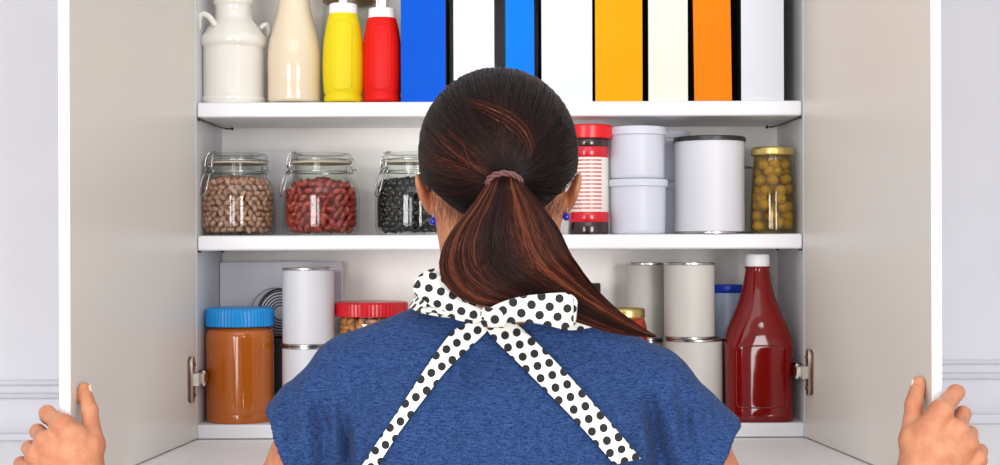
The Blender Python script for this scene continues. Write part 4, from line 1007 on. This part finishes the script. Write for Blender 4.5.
# colour in broad locks: auburn on the left edge, dark in the middle, auburn right of centre
key = np.interp(u, [0, .1, .2, .30, .40, .5, .6, .72, .85, 1], [.60, .85, .45, .75, .15, .15, .40, .85, .62, .40])
wp = key * rng.uniform(.6, 1.1, npn) * (1 + .35 * np.sin(u * 61 + 1)) + rng.normal(0, .05, npn)
base = hcol(wp); cols = np.repeat(base[:, None], nt_, 1)
V4, Q4, C4 = strand_mesh(pp, rng.uniform(.00028, .0006, npn), cols)
# inner mass of the tail so that nothing shows through
cv, cq = [], []; sg = 14
for i in range(nt_):
    t = sidx[i]; y0_ = float(yt(t)); l, r = LC[i], RC[i]; c_ = (l + r) / 2; h_ = (r - l) / 2 * (.93 if i < nt_ - 4 else .5)
    dd = float(np.interp(t, [0, .15, .5, .8, 1], [.007, .010, .010, .006, .001]))
    for k in range(sg):
        a = 2 * PI * k / sg; y2 = y0_ + .006 - dd * math.sin(a) * .6; cv.append(P(c_[0] + h_[0] * math.cos(a), c_[1] + h_[1] * math.cos(a), y2))
for i in range(nt_ - 1):
    for k in range(sg): cq.append((i * sg + k, i * sg + (k + 1) % sg, (i + 1) * sg + (k + 1) % sg, (i + 1) * sg + k))
VV, QQ = join([(np.array(cv), np.array(cq)), (V4, Q4)]); CC = np.concatenate([np.repeat(np.array(hcol(np.array([.25]))), len(cv), 0), C4])
pt = npmesh('ponytail', VV, QQ, M['hair'], None, CC); pt.parent = hair
# elastic: a twisted ring round the root of the ponytail
m = MB(); ring = []
ax_ = Vector((0, -.80, -.60)).normalized(); e1 = Vector((1, 0, 0)); e2 = ax_.cross(e1).normalized(); c0 = Vector(P(504.5, 184, -.607))
for k in range(3):
    rg = [c0 + (e1 * math.cos(a) * (.0165) + e2 * math.sin(a) * .0125) + ax_ * (.0022 * math.cos(a * 4 + k * 2.1)) + (e1 * math.cos(a) + e2 * math.sin(a)) * .0016 * math.sin(a * 4 + k * 2.1) for a in np.linspace(0, 2 * PI, 48, endpoint=False)]
    m.tube(rg, .0014, 8, closed=True)
ht = m.build('hair_tie', [M['tie'], M['dark']], None); ht.parent = hair
for a, b_, s_ in ((433.5, 221, -1), (566.5, 217, 1)):
    yy = -.478; m = MB().ball(P(a, b_, yy), .0043, 14).ball(P(a, b_ - 5.4, yy), .0016, 8, 1).tube([P(a, b_ - 3.5, yy), P(a + s_ * 1, b_ - 8, yy - .002), P(a, b_ - 11, yy)], .0005, 6, 1)
    m.build('earring', [M['bead'], M['silver']], person)


# ---------------------------------------------------------------- light and camera
def area(name, loc, target, sx, sy, power, col=(1, 1, 1)):
    l = bpy.data.lights.new(name, 'AREA'); l.shape = 'RECTANGLE'; l.size = sx; l.size_y = sy; l.energy = power; l.color = col
    o = bpy.data.objects.new(name, l); C.objects.link(o); o.location = loc
    o.rotation_euler = (Vector(target) - Vector(loc)).to_track_quat('-Z', 'Y').to_euler(); return o
area('softbox', (-1.15, -2.9, 1.38), (0, 0, 1.4), .8, 1.2, 37, (1, 1, .995))
area('softbox', (-.4, -3.3, 1.35), (0, 0, 1.4), .42, .9, 9.5, (1, 1, .995))
area('softbox', (1.05, -2.9, 1.38), (0, 0, 1.4), .7, 1.2, 36, (1, 1, .995))
area('softbox', (0, -2.7, 2.75), (0, 0, 1.35), 1.8, .9, 8, (1, 1, .995))
w = bpy.data.worlds.new('world'); bpy.context.scene.world = w; w.use_nodes = True
wn = w.node_tree; bg = wn.nodes['Background']; bg.inputs[0].default_value = (.97, .98, 1.0, 1)
wc = N(wn, 'ShaderNodeTexCoord'); ws = N(wn, 'ShaderNodeSeparateXYZ'); wm = N(wn, 'ShaderNodeMapRange')
wm.inputs[1].default_value = -.35; wm.inputs[2].default_value = .5; wm.inputs[3].default_value = .35; wm.inputs[4].default_value = .95   # a bright ceiling, a darker floor
wn.links.new(wc.outputs['Generated'], ws.inputs[0]); wn.links.new(ws.outputs[2], wm.inputs[0]); wn.links.new(wm.outputs[0], bg.inputs[1])
cam = bpy.data.cameras.new('camera'); co = bpy.data.objects.new('camera', cam); C.objects.link(co)
cam.sensor_width = 36; cam.lens = F * 36 / 1000; cam.shift_y = .0155; cam.clip_start = .05
co.location = (0, -D0, ZC); co.rotation_euler = (PI / 2, math.radians(0), 0)
co.rotation_euler = (Euler((PI / 2, 0, 0)).to_matrix() @ Matrix.Rotation(math.radians(-.2), 3, 'Z')).to_euler()
s = bpy.context.scene; s.camera = co
s.view_settings.view_transform = 'Standard'; s.view_settings.look = 'None'; s.view_settings.gamma = 1; s.view_settings.exposure = 0
s.view_settings.use_curve_mapping = False
s.cycles.use_denoising = True; s.cycles.transparent_max_bounces = 16
